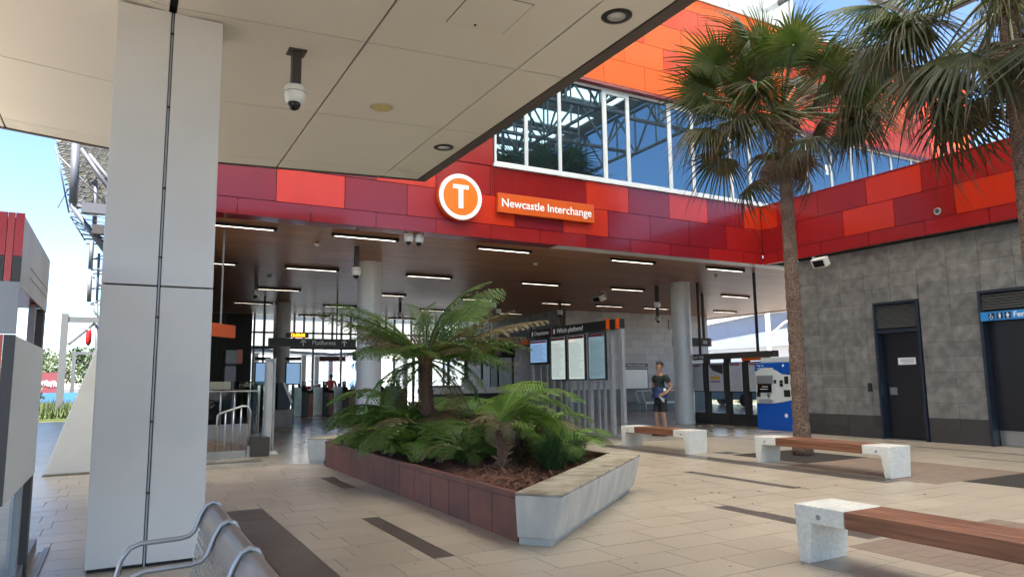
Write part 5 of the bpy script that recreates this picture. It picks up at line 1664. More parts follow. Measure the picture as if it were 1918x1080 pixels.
# ------------------------------------------------------------------ perforated steel bench
t = thing('metal_bench', 'grey perforated steel bench with bent rod arms beside the clad column', 'bench', (0.25, 2.4, 0))
prof = [(0.0, 0.405), (0.01, 0.425), (0.05, 0.435), (0.16, 0.425), (0.26, 0.42), (0.315, 0.435), (0.345, 0.48), (0.36, 0.54), (0.375, 0.62), (0.39, 0.70), (0.40, 0.755)]
def along(pf, s):
    d = 0
    for a, b in zip(pf, pf[1:]):
        l = math.dist(a, b)
        if d + l >= s or b is pf[-1]:
            f = (s - d) / l
            return (a[0] + (b[0] - a[0]) * f, a[1] + (b[1] - a[1]) * f)
        d += l
TL = sum(math.dist(a, b) for a, b in zip(prof, prof[1:]))
YA, YB = 1.0, 3.66
sh = MB()
pitch = 0.030
n = int(TL / pitch)
for i in range(n + 1):
    s0 = i * pitch
    s1 = min(s0 + 0.0115, TL)
    a, b = along(prof, s0), along(prof, s1)
    sh.quad((a[0], YA, a[1]), (a[0], YB, a[1]), (b[0], YB, b[1]), (b[0], YA, b[1]))
    if i < n:
        c = along(prof, (i + 1) * pitch)
        y = YA + (0.0 if i % 2 else 0.036)
        while y < YB - 0.012:
            sh.quad((b[0], y, b[1]), (b[0], y + 0.016, b[1]), (c[0], y + 0.016, c[1]), (c[0], y, c[1]))
            y += 0.072
so = obj('perforated_sheet', sh, M['benchgrey'] if 'benchgrey' in M else M['greypaint'], t)
sm_ = so.modifiers.new('thickness', 'SOLIDIFY')
sm_.thickness = 0.003
bg_ = mat('bench_grey', (0.30, 0.28, 0.265), 0.38, metal=0.35, noise=0.05, ns=6)
rod_m = mat('bench_rod', (0.36, 0.36, 0.36), 0.35, metal=0.5)
so.data.materials[0] = bg_
roll = [(0.398, 0.745), (0.408, 0.785), (0.425, 0.818), (0.448, 0.838), (0.474, 0.840), (0.494, 0.826), (0.505, 0.80), (0.51, 0.77)]
rm_ = MB()
vs = []
for (x, z) in roll:
    vs += [(x, YA, z), (x, YB, z)]
rm_.add(vs, [(2 * i, 2 * i + 1, 2 * i + 3, 2 * i + 2) for i in range(len(roll) - 1)])
ro = obj('top_roll', rm_, bg_, t, smooth=True)
q = ro.modifiers.new('thickness', 'SOLIDIFY')
q.thickness = 0.004
for y in (3.66, 3.12, 2.58, 2.04, 1.5):
    obj('arm_rod', MB().tube([(0.50, y, 0.812), (0.485, y, 0.842), (0.455, y, 0.855), (0.425, y, 0.842), (0.40, y, 0.80), (0.375, y, 0.735), (0.35, y, 0.712), (0.31, y, 0.705), (0.13, y, 0.70), (0.085, y, 0.685), (0.05, y, 0.64), (0.025, y, 0.55), (0.0, y, 0.42)], 0.011, 10), rod_m, t, smooth=True)
for y in (3.3, 1.4):
    obj('leg', MB().tube([(0.30, y, 0.40), (0.26, y, 0.3), (0.24, y, 0.0)], 0.024, 10), bg_, t, smooth=True)
    obj('foot', MB().box((0.1, y - 0.04, 0.0), (0.38, y + 0.04, 0.012)), bg_, t)
t.location.x -= 0.025
t.scale = (0.9, 1, 1)
obj('under_beam', MB().box((0.22, YA + 0.1, 0.36), (0.28, YB - 0.1, 0.405)), bg_, t)

# ------------------------------------------------------------------ kiosk at the left edge
t = thing('kiosk', 'red and grey metal clad kiosk frame at left edge with window opening', 'kiosk', (-1.2, 5.7, 0))
XS = -0.53
refl = mat('brushed_side_panel', (0.40, 0.36, 0.34), 0.30, metal=0.55, noise=0.08, ns=4, tint=(0.32, 0.25, 0.25), tn=2)
obj('roof_box', MB().box((-2.4, 4.85, 1.99), (XS - 0.012, 6.50, 2.36)), M['red'], t)
obj('side_panel', MB().box((XS - 0.01, 4.85, 1.965), (XS, 6.52, 2.37)), refl, t)
for (z) in (2.13, 2.07):
    obj('panel_seam', MB().box((XS + 0.0005, 5.3, z), (XS + 0.002, 6.5, z + 0.006)), M['galv'], t)
def fp(x0, x1, z0, z1, m):
    obj('front_panel', MB().box((x0, 4.83, z0), (x1, 4.848, z1)), m, t)
kred = mat('kiosk_red', (0.46, 0.016, 0.022), 0.3, noise=0.05, ns=3)
fp(-0.572, XS, 2.135, 2.385, kred)
fp(-0.608, -0.575, 1.99, 2.385, M['scarlet'])
fp(-2.4, -0.611, 2.135, 2.385, kred)
fp(-2.4, -0.611, 1.99, 2.132, M['darksteel'])
fp(-0.572, XS, 1.99, 2.132, M['darksteel'])
fp(-2.4, XS, 1.692, 1.986, M['greypaint'])
fp(-0.585, XS, 0.75, 1.688, M['darksteel'])
fp(-2.4, -0.588, 0.75, 1.688, M['scarlet'])
obj('side_panel', MB().box((XS - 0.012, 4.85, 0.75), (XS, 6.52, 1.682)), M['cream'], t)
for (x, y) in ((-0.58, 6.46), (-0.66, 7.36)):
    obj('post', MB().box((x - 0.05, y - 0.06, 0.0), (x + 0.045, y + 0.06, 1.98)), M['darksteel'], t)
obj('post', MB().box((-0.60, 6.05, 0.1), (-0.56, 6.14, 1.98)), M['galv'], t)
obj('bottom_rail', MB().box((-0.64, 4.9, 0.02), (-0.55, 7.4, 0.12)), M['galv'], t)
obj('floor_channel', MB().box((-0.50, 6.2, 0.0), (-0.46, 7.5, 0.02)), M['galv'], t)
obj('lower_glass', MB().box((-0.60, 4.9, 0.12), (-0.59, 6.4, 0.75)), M['glass'], t)

# ------------------------------------------------------------------ concrete pylon
t = thing('concrete_pylon', 'pale slanted concrete pylon behind the clad column', 'pylon', (0, 14, 0))
pb = [(-0.98, 13.37), (0.95, 13.37), (0.95, 14.9), (-0.98, 14.9)]
pt = [(0.42, 13.55), (0.90, 13.55), (0.90, 14.5), (0.42, 14.5)]
obj('shaft', MB().prism(pb, 0.02, 4.6, pt), M['pylon'], t, bevel=0.02)
obj('base_joint', MB().prism([(-0.99, 13.355), (0.96, 13.355), (0.96, 14.92), (-0.99, 14.92)], 0.0, 0.018), M['grout'], t)
# ------------------------------------------------------------------ people
def skin(name, nodes, edges, m, parent, xf, sub=2, label=None):
    names = list(nodes)
    me = bpy.data.meshes.new(name)
    off = WL[parent.name]
    me.from_pydata([tuple(xf @ Vector(nodes[k][:3]) - off) for k in names], [(names.index(a), names.index(b)) for a, b in edges], [])
    o = link(bpy.data.objects.new(name, me))
    o.parent = parent
    WL[o.name] = off
    md = o.modifiers.new('skin', 'SKIN')
    md.use_smooth_shade = True
    md.branch_smoothing = 0.4
    sv = me.skin_vertices[0].data
    for i, k in enumerate(names):
        r = nodes[k][3]
        r2 = nodes[k][4] if len(nodes[k]) > 4 else r
        sv[i].radius = (r, r2)
        sv[i].use_root = (i == 0)
    s = o.modifiers.new('subdivision', 'SUBSURF')
    s.levels = sub
    s.render_levels = sub
    me.materials.append(m)
    return o
def ell(mb, c, r, xf, n=14, z0=-1.0, cutf=None):
    vs, fs = [], []
    ms = 10
    for i in range(ms + 1):
        w = -math.pi / 2 + math.pi * i / ms
        for k in range(n):
            a = 2 * math.pi * k / n
            vs.append(xf @ Vector((c[0] + r[0] * math.cos(w) * math.cos(a), c[1] + r[1] * math.cos(w) * math.sin(a), c[2] + r[2] * math.sin(w))))
    for i in range(ms):
        for k in range(n):
            k2 = (k + 1) % n
            ids = (i * n + k, i * n + k2, (i + 1) * n + k2, (i + 1) * n + k)
            if cutf is None or cutf(i / ms, (k + 0.5) / n):
                fs.append(ids)
    return mb.add(vs, fs)
def hand(nodes, edges, side, w, fdir, down, sp):
    """palm and five fingers from wrist key w; fdir = direction of fingers"""
    W = Vector(nodes[w][:3])
    f, d, s = Vector(fdir).normalized(), Vector(down).normalized(), Vector(sp).normalized()
    p = W + f * 0.06
    nodes[w + 'p'] = (*p, 0.026, 0.030)
    edges.append((w, w + 'p'))
    for k, (o, l) in enumerate(((-0.030, 0.062), (-0.010, 0.074), (0.010, 0.078), (0.028, 0.068))):
        a = p + f * 0.035 + s * o
        b = a + f * l * 0.5 + d * l * 0.12
        c = b + f * l * 0.3 + d * l * 0.4
        for nm, q, r in (('a', a, 0.0105), ('b', b, 0.009), ('c', c, 0.0075)):
            nodes[w + str(k) + nm] = (*q, r)
        edges += [(w + 'p', w + str(k) + 'a'), (w + str(k) + 'a', w + str(k) + 'b'), (w + str(k) + 'b', w + str(k) + 'c')]
    a = W + f * 0.025 - s * 0.035
    b = a - s * 0.025 + f * 0.035 + d * 0.012
    nodes[w + 'ta'] = (*a, 0.013)
    nodes[w + 'tb'] = (*b, 0.010)
    edges += [(w, w + 'ta'), (w + 'ta', w + 'tb')]

# man standing: local x = forward, y = his left, z = up
man = thing('person', 'man in dark green shirt and black shorts holding blue cloth, standing', 'person', (11.85, 13.86, 0))
XM = Matrix.Translation((11.85, 13.86, 0)) @ Matrix.Rotation(R(188), 4, 'Z')
nd = {'pel': (0, 0, 0.96, 0.125, 0.10), 'waist': (0.0, 0, 1.12, 0.125, 0.095), 'chest': (0.005, 0, 1.32, 0.145, 0.10), 'sho': (-0.01, 0, 1.46, 0.11, 0.075), 'neck': (0.0, 0, 1.545, 0.055), 'jaw': (0.028, 0, 1.63, 0.062, 0.066), 'head': (0.012, 0, 1.72, 0.088, 0.078), 'top': (0.0, 0, 1.785, 0.066, 0.062),
      'hl': (0.0, 0.095, 0.90, 0.085), 'kl': (0.03, 0.105, 0.49, 0.052), 'cl': (-0.01, 0.105, 0.33, 0.052), 'al': (-0.02, 0.105, 0.10, 0.034), 'fl': (0.06, 0.115, 0.045, 0.036), 'tl': (0.15, 0.125, 0.03, 0.028),
      'hr': (0.0, -0.095, 0.90, 0.085), 'kr': (0.06, -0.105, 0.49, 0.052), 'cr': (0.03, -0.105, 0.33, 0.052), 'ar': (0.02, -0.105, 0.10, 0.034), 'fr': (0.10, -0.115, 0.045, 0.036), 'tr': (0.19, -0.125, 0.03, 0.028),
      'sl': (-0.01, 0.185, 1.44, 0.062), 'el': (-0.13, 0.265, 1.19, 0.043), 'wl': (0.075, 0.235, 1.035, 0.030),
      'sr': (-0.01, -0.185, 1.44, 0.062), 'er': (-0.07, -0.265, 1.18, 0.043), 'wr': (0.14, -0.16, 1.06, 0.030)}
ed = [('pel', 'waist'), ('waist', 'chest'), ('chest', 'sho'), ('sho', 'neck'), ('neck', 'jaw'), ('jaw', 'head'), ('head', 'top'), ('pel', 'hl'), ('hl', 'kl'), ('kl', 'cl'), ('cl', 'al'), ('al', 'fl'), ('fl', 'tl'), ('pel', 'hr'), ('hr', 'kr'), ('kr', 'cr'), ('cr', 'ar'), ('ar', 'fr'), ('fr', 'tr'), ('sho', 'sl'), ('sl', 'el'), ('el', 'wl'), ('sho', 'sr'), ('sr', 'er'), ('er', 'wr')]
hand(nd, ed, 1, 'wl', (0.8, -0.45, -0.15), (0.1, -0.6, -0.6), (0.0, 0.2, -1.0))
hand(nd, ed, -1, 'wr', (0.7, 0.6, 0.0), (0.2, 0.5, -0.7), (0.0, 0.0, -1.0))
skin('body', nd, ed, M['skin'], man, XM)
shn = {'w0': (0, 0, 0.98, 0.150, 0.118), 'w1': (0.0, 0, 1.14, 0.150, 0.115), 'w2': (0.005, 0, 1.32, 0.170, 0.125), 'w3': (-0.01, 0, 1.455, 0.125, 0.09), 'w4': (0, 0, 1.51, 0.075, 0.072),
       'l1': (-0.01, 0.19, 1.44, 0.082), 'l2': (-0.075, 0.228, 1.30, 0.076), 'r1': (-0.01, -0.19, 1.44, 0.082), 'r2': (-0.045, -0.23, 1.30, 0.076)}
skin('shirt', shn, [('w0', 'w1'), ('w1', 'w2'), ('w2', 'w3'), ('w3', 'w4'), ('w3', 'l1'), ('l1', 'l2'), ('w3', 'r1'), ('r1', 'r2')], M['shirt'], man, XM)
son = {'p': (0, 0, 0.98, 0.155, 0.122), 'p2': (0, 0, 0.88, 0.15, 0.125), 'l': (0.005, 0.10, 0.80, 0.108, 0.105), 'l2': (0.022, 0.11, 0.56, 0.092, 0.095), 'r': (0.01, -0.10, 0.80, 0.108, 0.105), 'r2': (0.05, -0.11, 0.56, 0.092, 0.095)}
skin('shorts', son, [('p', 'p2'), ('p2', 'l'), ('l', 'l2'), ('p2', 'r'), ('r', 'r2')], M['shorts'], man, XM)
for s in (1, -1):
    dx = 0.0 if s == 1 else 0.04
    sh = {'a': (-0.055 + dx, 0.105 * s, 0.05, 0.046, 0.05), 'b': (0.05 + dx, 0.115 * s, 0.045, 0.052, 0.046), 'c': (0.17 + dx, 0.127 * s, 0.036, 0.048, 0.034), 'd': (-0.025 + dx, 0.105 * s, 0.11, 0.048)}
    skin('shoe', sh, [('a', 'b'), ('b', 'c'), ('a', 'd')], M['black'], man, XM)
hb = MB()
ell(hb, (-0.008, 0, 1.748), (0.110, 0.094, 0.098), XM, 18, cutf=lambda v, a: v > 0.52 or (v > 0.22 and 0.22 < a < 0.78))
hr_ = obj('hair', hb, M['hair'], man, smooth=True)
fm_ = MB()
for s in (1, -1):
    ell(fm_, (0.005, 0.086 * s, 1.695), (0.020, 0.012, 0.032), XM, 8)
fm_.add([XM @ Vector(p) for p in ((0.095, -0.014, 1.675), (0.095, 0.014, 1.675), (0.122, 0.0, 1.672), (0.098, 0.0, 1.725))], [(0, 2, 3), (2, 1, 3), (0, 1, 2)])
obj('ear_and_nose', fm_, M['skin'], man, smooth=True)
eb = MB()
for s in (1, -1):
    ell(eb, (0.092, 0.032 * s, 1.715), (0.008, 0.013, 0.007), XM, 8)
eb.box((0.088, -0.024, 1.638), (0.096, 0.024, 1.644), XM)
obj('eye_and_mouth', eb, M['hair'], man)
# folded blue cloth across his waist
jt = thing('folded_jacket', 'blue checked jacket held at the waist of the standing man', 'jacket', (11.75, 13.78, 0.95))
jb = MB()
XJ = XM
vs, fs = [], []
for i in range(9):
    for k in range(20):
        a = 2 * math.pi * k / 20
        zz = 0.93 + 0.26 * i / 8
        bulge = 0.012 * math.sin(3 * a + i) + 0.01 * math.sin(5 * a)
        vs.append(XJ @ Vector((0.025 + (0.165 + bulge) * math.cos(a), (0.205 + bulge) * math.sin(a), zz + 0.02 * math.sin(2 * a + 1))))
for i in range(8):
    for k in range(20):
        k2 = (k + 1) % 20
        fs.append((i * 20 + k, i * 20 + k2, (i + 1) * 20 + k2, (i + 1) * 20 + k))
jb.add(vs, fs)
obj('cloth', jb, M['jacket'], jt, smooth=True)
st = MB()
for k in (1, 3, 5):
    z = 0.98 + 0.04 * k
    ring = []
    for q in range(20):
        a = 2 * math.pi * q / 20
        ring.append(XJ @ Vector((0.025 + 0.188 * math.cos(a), 0.228 * math.sin(a), z + 0.02 * math.sin(2 * a + 1))))
    st.tube(ring + [ring[0]], 0.006, 4)
obj('check_stripe', st, M['navy'], jt)
obj('paper', MB().box((0.05, 0.222, 1.10), (0.13, 0.24, 1.17), XM), M['lettering'], jt)
obj('hanging_cap', MB().extr([XM @ Vector(p) for p in ((0.10, 0.17, 0.93), (0.2, 0.12, 0.97), (0.15, 0.2, 0.83), (0.08, 0.2, 0.85))], XM.to_3x3() @ Vector((0.02, 0.03, 0))), M['greypaint'], jt)

# walker with red backpack beyond the gates, seen from behind (faces +Y)
wk = thing('person', 'walker in orange red top and dark trousers beyond ticket gates', 'person', (9.35, 36.0, 0))
XK = Matrix.Translation((9.35, 36.0, 0)) @ Matrix.Rotation(R(68), 4, 'Z')
nd = {'pel': (0, 0, 0.95, 0.13, 0.10), 'waist': (0, 0, 1.12, 0.13, 0.10), 'chest': (0.02, 0, 1.32, 0.15, 0.11), 'sho': (0.02, 0, 1.46, 0.11, 0.08), 'neck': (0.03, 0, 1.55, 0.055), 'jaw': (0.05, 0, 1.62, 0.065), 'head': (0.04, 0, 1.71, 0.09, 0.08), 'top': (0.03, 0, 1.78, 0.065),
      'hl': (0, 0.095, 0.9, 0.09), 'kl': (0.12, 0.10, 0.5, 0.06), 'al': (0.06, 0.10, 0.1, 0.04), 'tl': (0.2, 0.11, 0.04, 0.035), 'hr': (0, -0.095, 0.9, 0.09), 'kr': (-0.02, -0.10, 0.5, 0.06), 'ar': (-0.22, -0.10, 0.14, 0.04), 'tr': (-0.14, -0.10, 0.05, 0.035),
      'sl': (0.02, 0.19, 1.44, 0.06), 'el': (-0.05, 0.26, 1.18, 0.045), 'wl': (0.08, 0.25, 0.98, 0.032), 'sr': (0.02, -0.19, 1.44, 0.06), 'er': (-0.02, -0.26, 1.18, 0.045), 'wr': (0.16, -0.2, 1.02, 0.032)}
ed = [('pel', 'waist'), ('waist', 'chest'), ('chest', 'sho'), ('sho', 'neck'), ('neck', 'jaw'), ('jaw', 'head'), ('head', 'top'), ('pel', 'hl'), ('hl', 'kl'), ('kl', 'al'), ('al', 'tl'), ('pel', 'hr'), ('hr', 'kr'), ('kr', 'ar'), ('ar', 'tr'), ('sho', 'sl'), ('sl', 'el'), ('el', 'wl'), ('sho', 'sr'), ('sr', 'er'), ('er', 'wr')]
hand(nd, ed, 1, 'wl', (0.5, 0, -0.8), (0.5, 0, -0.3), (0, 1, 0))
hand(nd, ed, -1, 'wr', (0.7, 0, -0.6), (0.5, 0, -0.3), (0, 1, 0))
skin('body', nd, ed, M['skin'], wk, XK)
skin('shirt', {'a': (0, 0, 0.97, 0.155, 0.125), 'b': (0, 0, 1.14, 0.155, 0.125), 'c': (0.02, 0, 1.32, 0.172, 0.135), 'd': (0.02, 0, 1.46, 0.125, 0.09), 'l1': (0.02, 0.19, 1.44, 0.08), 'l2': (-0.05, 0.26, 1.18, 0.062), 'l3': (0.06, 0.25, 1.03, 0.048), 'r1': (0.02, -0.19, 1.44, 0.08), 'r2': (-0.02, -0.26, 1.18, 0.062), 'r3': (0.13, -0.21, 1.05, 0.048)}, [('a', 'b'), ('b', 'c'), ('c', 'd'), ('d', 'l1'), ('l1', 'l2'), ('l2', 'l3'), ('d', 'r1'), ('r1', 'r2'), ('r2', 'r3')], M['hivis'], wk, XK)
skin('trousers', {'p': (0, 0, 0.98, 0.15, 0.12), 'l': (0.01, 0.1, 0.84, 0.105), 'kl': (0.12, 0.10, 0.5, 0.078), 'al': (0.07, 0.10, 0.14, 0.06), 'r': (0, -0.1, 0.84, 0.105), 'kr': (-0.02, -0.10, 0.5, 0.078), 'ar': (-0.19, -0.10, 0.18, 0.06)}, [('p', 'l'), ('l', 'kl'), ('kl', 'al'), ('p', 'r'), ('r', 'kr'), ('kr', 'ar')], M['trousers'], wk, XK)
hb = MB()
ell(hb, (0.02, 0, 1.735), (0.112, 0.096, 0.10), XK, 16, cutf=lambda v, a: v > 0.5 or (v > 0.2 and 0.2 < a < 0.8))
obj('hair', hb, M['hair'], wk, smooth=True)
bp = MB()
ell(bp, (-0.17, 0, 1.25), (0.10, 0.155, 0.25), XK, 14)
b_ = obj('backpack', bp, mat('red_backpack', (0.42, 0.03, 0.02), 0.7, noise=0.1), wk, smooth=True)

# ------------------------------------------------------------------ plaza roof (seen mirrored in the upper windows)
rf = thing('plaza_roof', 'large truss roof with skylights, mirrored in the upper windows', 'roof', (12, -1, 14))
RZ = 14.6
RXA, RXB, RYA, RYB = -8.0, 21.4, -16.0, 14.0  # left edge pushed out to keep the sun off the plaza
deckm = mat('roof_deck', (0.30, 0.29, 0.28), 0.7, noise=0.05)
trm = mat('truss_steel', (0.16, 0.16, 0.17), 0.5, metal=0.3)
xs = [RXA + 4.9 * k for k in range(7)]
yb = RYA
while yb < RYB - 0.1:
    ye = min(yb + 2.8, RYB)
    sy = yb + (1.05 if yb < -0.5 else 0.45)  # skylights widened over the front bays to brighten the plaza
    sg = 0.9 if yb < -0.5 else 0.25
    for k in range(6):
        obj('deck_panel', MB().box((xs[k] + 0.01, yb, RZ), (xs[k + 1] - 0.01, sy, RZ + 0.12)), deckm, rf)
        obj('skylight', MB().quad((xs[k] + sg, sy, RZ + 0.05), (xs[k + 1] - sg, sy, RZ + 0.05), (xs[k + 1] - sg, ye, RZ + 0.05), (xs[k] + sg, ye, RZ + 0.05)), M['skylight'], rf)
        obj('deck_panel', MB().box((xs[k] - 0.0, sy, RZ), (xs[k] + sg, ye, RZ + 0.12)).box((xs[k + 1] - sg, sy, RZ), (xs[k + 1], ye, RZ + 0.12)), deckm, rf)
    yb = ye
for k in range(4):  # unseen deck strip added to shade the paving on the left
    obj('deck_panel', MB().box((-8.0, 14.02 + 3.3 * k, RZ), (-2.0, 14.0 + 3.3 * (k + 1), RZ + 0.12)).box((-1.99, 14.02 + 3.3 * k, RZ), (0.3, 14.0 + 3.3 * (k + 1), RZ + 0.12)), deckm, rf)
def truss(axis, c, a, b, z0, z1, step, r):
    mb = MB()
    P = (lambda s, z: (s, c, z)) if axis == 0 else (lambda s, z: (c, s, z))
    mb.tube([P(a, z0), P(b, z0)], r, 6)
    mb.tube([P(a, z1), P(b, z1)], r, 6)
    n = max(1, int((b - a) / step))
    for i in range(n):
        s0, s1 = a + (b - a) * i / n, a + (b - a) * (i + 1) / n
        m_ = (s0 + s1) / 2
        mb.tube([P(s0, z1), P(m_, z0)], r * 0.6, 5)
        mb.tube([P(m_, z0), P(s1, z1)], r * 0.6, 5)
        mb.tube([P(s0, z0), P(s0, z1)], r * 0.5, 5)
        mb.tube([P(m_, z0), P(m_, z1)], r * 0.5, 5)
    return mb
for k in range(8):
    obj('truss', truss(0, RYA + 4 * k - (0.2 if k == 7 else 0), RXA, RXB, RZ - 2.3, RZ - 0.2, 3.0, 0.10), trm, rf)
for k in range(7):
    obj('truss', truss(1, xs[k] + (0.2 if k == 0 else -0.1), RYA, RYB, RZ - 2.3, RZ - 0.2, 2.8, 0.09), trm, rf)
for (x, y) in ((-7.6, -15), (20.6, -15)):
    obj('roof_column', MB().tube([(x, y, -0.03), (x, y, RZ - 2.3)], 0.3, 16), trm, rf, smooth=True)
obj('raking_strut', MB().tube([(0.65, 14.0, 4.55), (-1.5, 12.0, RZ - 2.3)], 0.16, 12), M['galv'], rf, smooth=True)
obj('raking_strut', MB().tube([(0.65, 14.0, 4.55), (2.6, 12.0, RZ - 2.3)], 0.16, 12), M['galv'], rf, smooth=True)

# ------------------------------------------------------------------ lattice roof end seen past the clad column
lt = thing('lattice_roof', 'grey steel lattice roof end on struts behind clad column at left', 'roof truss', (-1, 41, 5))
pale = mat('lattice_steel', (0.085, 0.088, 0.10), 0.5, metal=0.2)
deck2 = mat('roof_underside', (0.30, 0.28, 0.24), 0.6)
members = [((-2.55, 13.32), (-2.48, 10.27), .24), ((-2.34, 13.21), (-0.4, 10.4), .13), ((-2.01, 13.11), (0.0, 10.6), .13), ((-2.56, 10.17), (-0.5, 7.3), .15), ((-2.38, 9.9), (-0.4, 7.6), .15), ((-1.62, 11.81), (-1.55, 9.23), .14), ((-1.59, 8.47), (-1.57, 7.06), .13), ((-1.59, 6.78), (-1.56, 5.49), .13), ((-1.28, 8.02), (-1.24, 5.41), .08), ((-1.55, 7.02), (-0.5, 7.2), .05), ((-1.53, 5.35), (-0.5, 5.45), .05), ((-1.54, 6.88), (-0.5, 5.7), .05), ((-1.49, 5.3), (-0.9, 4.4), .06), ((-3.44, 13.23), (-2.66, 9.88), .05), ((-2.66, 9.88), (-1.92, 8.63), .05), ((-3.33, 12.67), (-0.5, 9.8), .05), ((-1.92, 8.63), (-0.4, 8.62), .05), ((-2.45, 10.28), (0.2, 10.7), .10), ((-2.44, 10.18), (0.2, 9.6), .12), ((-1.24, 5.41), (-0.9, 0.0), .12)]
for i, (a, b, r) in enumerate(members):
    d = 0.5 * (i % 3)
    obj('strut', MB().tube([(a[0], 40 + d, a[1]), (b[0], 40 + d, b[1])], r * 0.8, 8), pale, lt, smooth=True)
la = MB()
for k in range(14):
    z = 10.4 + 0.26 * k
    xl_ = -2.62 - (z - 10.0) * 0.24
    la.tube([(xl_, 41.2, z), (2.4, 41.2, z)], 0.028, 4)
    la.tube([(xl_, 41.2, z), (xl_ + 1.1, 41.25, z + 0.75)], 0.032, 4)
for k in range(16):
    x = -3.2 + 0.42 * k
    la.tube([(x, 41.1, 10.2), (x + 1.5, 41.1, 14.0)], 0.026, 4)
    la.tube([(x + 1.4, 41.15, 10.2), (x, 41.15, 14.0)], 0.022, 4)
for k in range(6):
    z = 5.4 + 0.75 * k
    la.tube([(-1.85 if z > 7.9 else -1.5, 40.6, z), (0.4, 40.6, z + 0.1)], 0.03, 4)
    la.tube([(-1.5, 40.6, z), (0.0, 40.6, z + 0.75)], 0.03, 4)
for k in range(5):
    la.tube([(-2.66 + 0.16 * k, 40.2, 9.9 - 0.28 * k), (-0.6, 40.4, 9.7 - 0.25 * k)], 0.025, 4)
    la.tube([(-2.6 + 0.15 * k, 40.2, 9.6 - 0.25 * k), (-1.0 + 0.1 * k, 40.4, 8.63)], 0.025, 4)
obj('lattice', la, pale, lt, kind='stuff')
obj('roof_underside', MB().extr([(-3.5, 41.5, 13.75), (6, 41.5, 13.75), (6, 52.0, 12.9), (-3.2, 52.0, 12.9)], (0, 0.0, 0.3)), deck2, lt)
obj('service_box', MB().box((-2.1, 39.4, 9.75), (-0.6, 39.9, 10.25)), pale, lt)
obj('service_box', MB().box((-1.6, 39.4, 8.75), (-0.5, 39.9, 9.2)), M['darksteel'], lt)

gsteel = mat('gantry_steel', (0.10, 0.105, 0.11), 0.5, metal=0.2)
# ------------------------------------------------------------------ outside on the left: gantry, grass, trees, container
t = thing('gantry', 'grey steel portal gantry with diagonal brace standing on the grass', 'gantry', (-2.2, 36, 0))
obj('post', MB().box((-2.36, 35.85, 0.0), (-2.10, 36.15, 4.48)), gsteel, t)
obj('beam', MB().box((-2.099, 35.9, 4.12), (3.0, 36.1, 4.36)), gsteel, t)
obj('brace', MB().tube([(-2.05, 36.0, 3.15), (-1.1, 36.0, 4.11)], 0.06, 6), gsteel, t)
t = thing('gantry', 'small distant grey gantry post in front of the trees', 'gantry', (-3, 60, 0))
obj('post', MB().box((-3.12, 59.9, 0.0), (-2.88, 60.1, 3.85)), gsteel, t)
obj('beam', MB().box((-2.879, 59.92, 3.62), (1.0, 60.08, 3.8)), gsteel, t)
t = thing('red_lantern', 'small red hanging object below the gantry beam', 'lantern', (-1.3, 34, 3.1))
obj('body', MB().lathe([(0.05, 3.1), (0.12, 3.25), (0.12, 3.6), (0.07, 3.82), (0.02, 3.86)], (-1.31, 36.0, 0.02), 10), M['red'], t, smooth=True)
obj('cord', MB().box((-1.32, 35.99, 3.87), (-1.30, 36.01, 4.12)), M['black'], t)
t = thing('shipping_container', 'dull red container with white scribble behind the grass', 'container', (-5, 58, 0))
obj('body', MB().box((-9.0, 58.0, 0.9), (-3.5, 60.4, 2.3)), mat('dull_red', (0.16, 0.035, 0.045), 0.6, noise=0.15), t)
mb = MB()
rr = random.Random(3)
px_, pz_ = -4.7, 1.5
pts = []
for k in range(26):
    pts.append((px_ + 0.035 * k + 0.05 * math.sin(k * 1.7), 57.97, 1.55 + 0.28 * math.sin(k * 2.1) * rr.uniform(0.4, 1)))
mb.tube(pts, 0.03, 4)
obj('scribble', mb, M['lettering'], t)
t = thing('blue_fence', 'low bright blue fence panel in front of the container', 'fence', (-4, 55, 0))
for k in range(5):
    obj('fence_panel', MB().box((-7.0 + 0.95 * k, 54.0, 0.0), (-7.0 + 0.95 * k + 0.93, 54.1, 0.95)), mat('fence_blue', (0.05, 0.17, 0.42), 0.5) if k == 0 else bpy.data.materials['fence_blue'], t)
obj('verge', MB().prism([(-14, 33.5), (1.5, 33.5), (1.5, 53), (-14, 53)], -0.03, 0.10), M['grass'], kind='structure')
gb = MB()
rr = random.Random(12)
for k in range(9000):
    x, y = rr.uniform(-8, 0.5), 33.6 + 18 * rr.random() ** 1.5
    h = rr.uniform(0.15, 0.5) * (1.0 + 0.5 * math.sin(x * 1.3 + y))
    a = rr.uniform(0, 6.28)
    w = 0.02 + 0.02 * rr.random()
    lx, ly = math.cos(a), math.sin(a)
    gb.add([(x - w * ly, y + w * lx, 0.09), (x + w * ly, y - w * lx, 0.09), (x + lx * 0.14, y + ly * 0.14, 0.09 + h)], [(0, 1, 2)])
tag(obj('grass', gb, M['grass']), kind='stuff')
def leafball(mb, c, r, n, s, rr, squash=0.8):
    for k in range(n):
        while True:
            v = Vector((rr.uniform(-1, 1), rr.uniform(-1, 1), rr.uniform(-1, 1)))
            if 0.25 < v.length < 1:
                break
        p = Vector(c) + Vector((v.x * r, v.y * r, v.z * r * squash))
        a = Vector((rr.uniform(-1, 1), rr.uniform(-1, 1), rr.uniform(-1, 1))).normalized()
        b = a.orthogonal().normalized()
        q = s * rr.uniform(0.6, 1.3)
        mb.add([p - a * q, p + b * q * 0.5, p + a * q, p - b * q * 0.5], [(0, 1, 2, 3)])
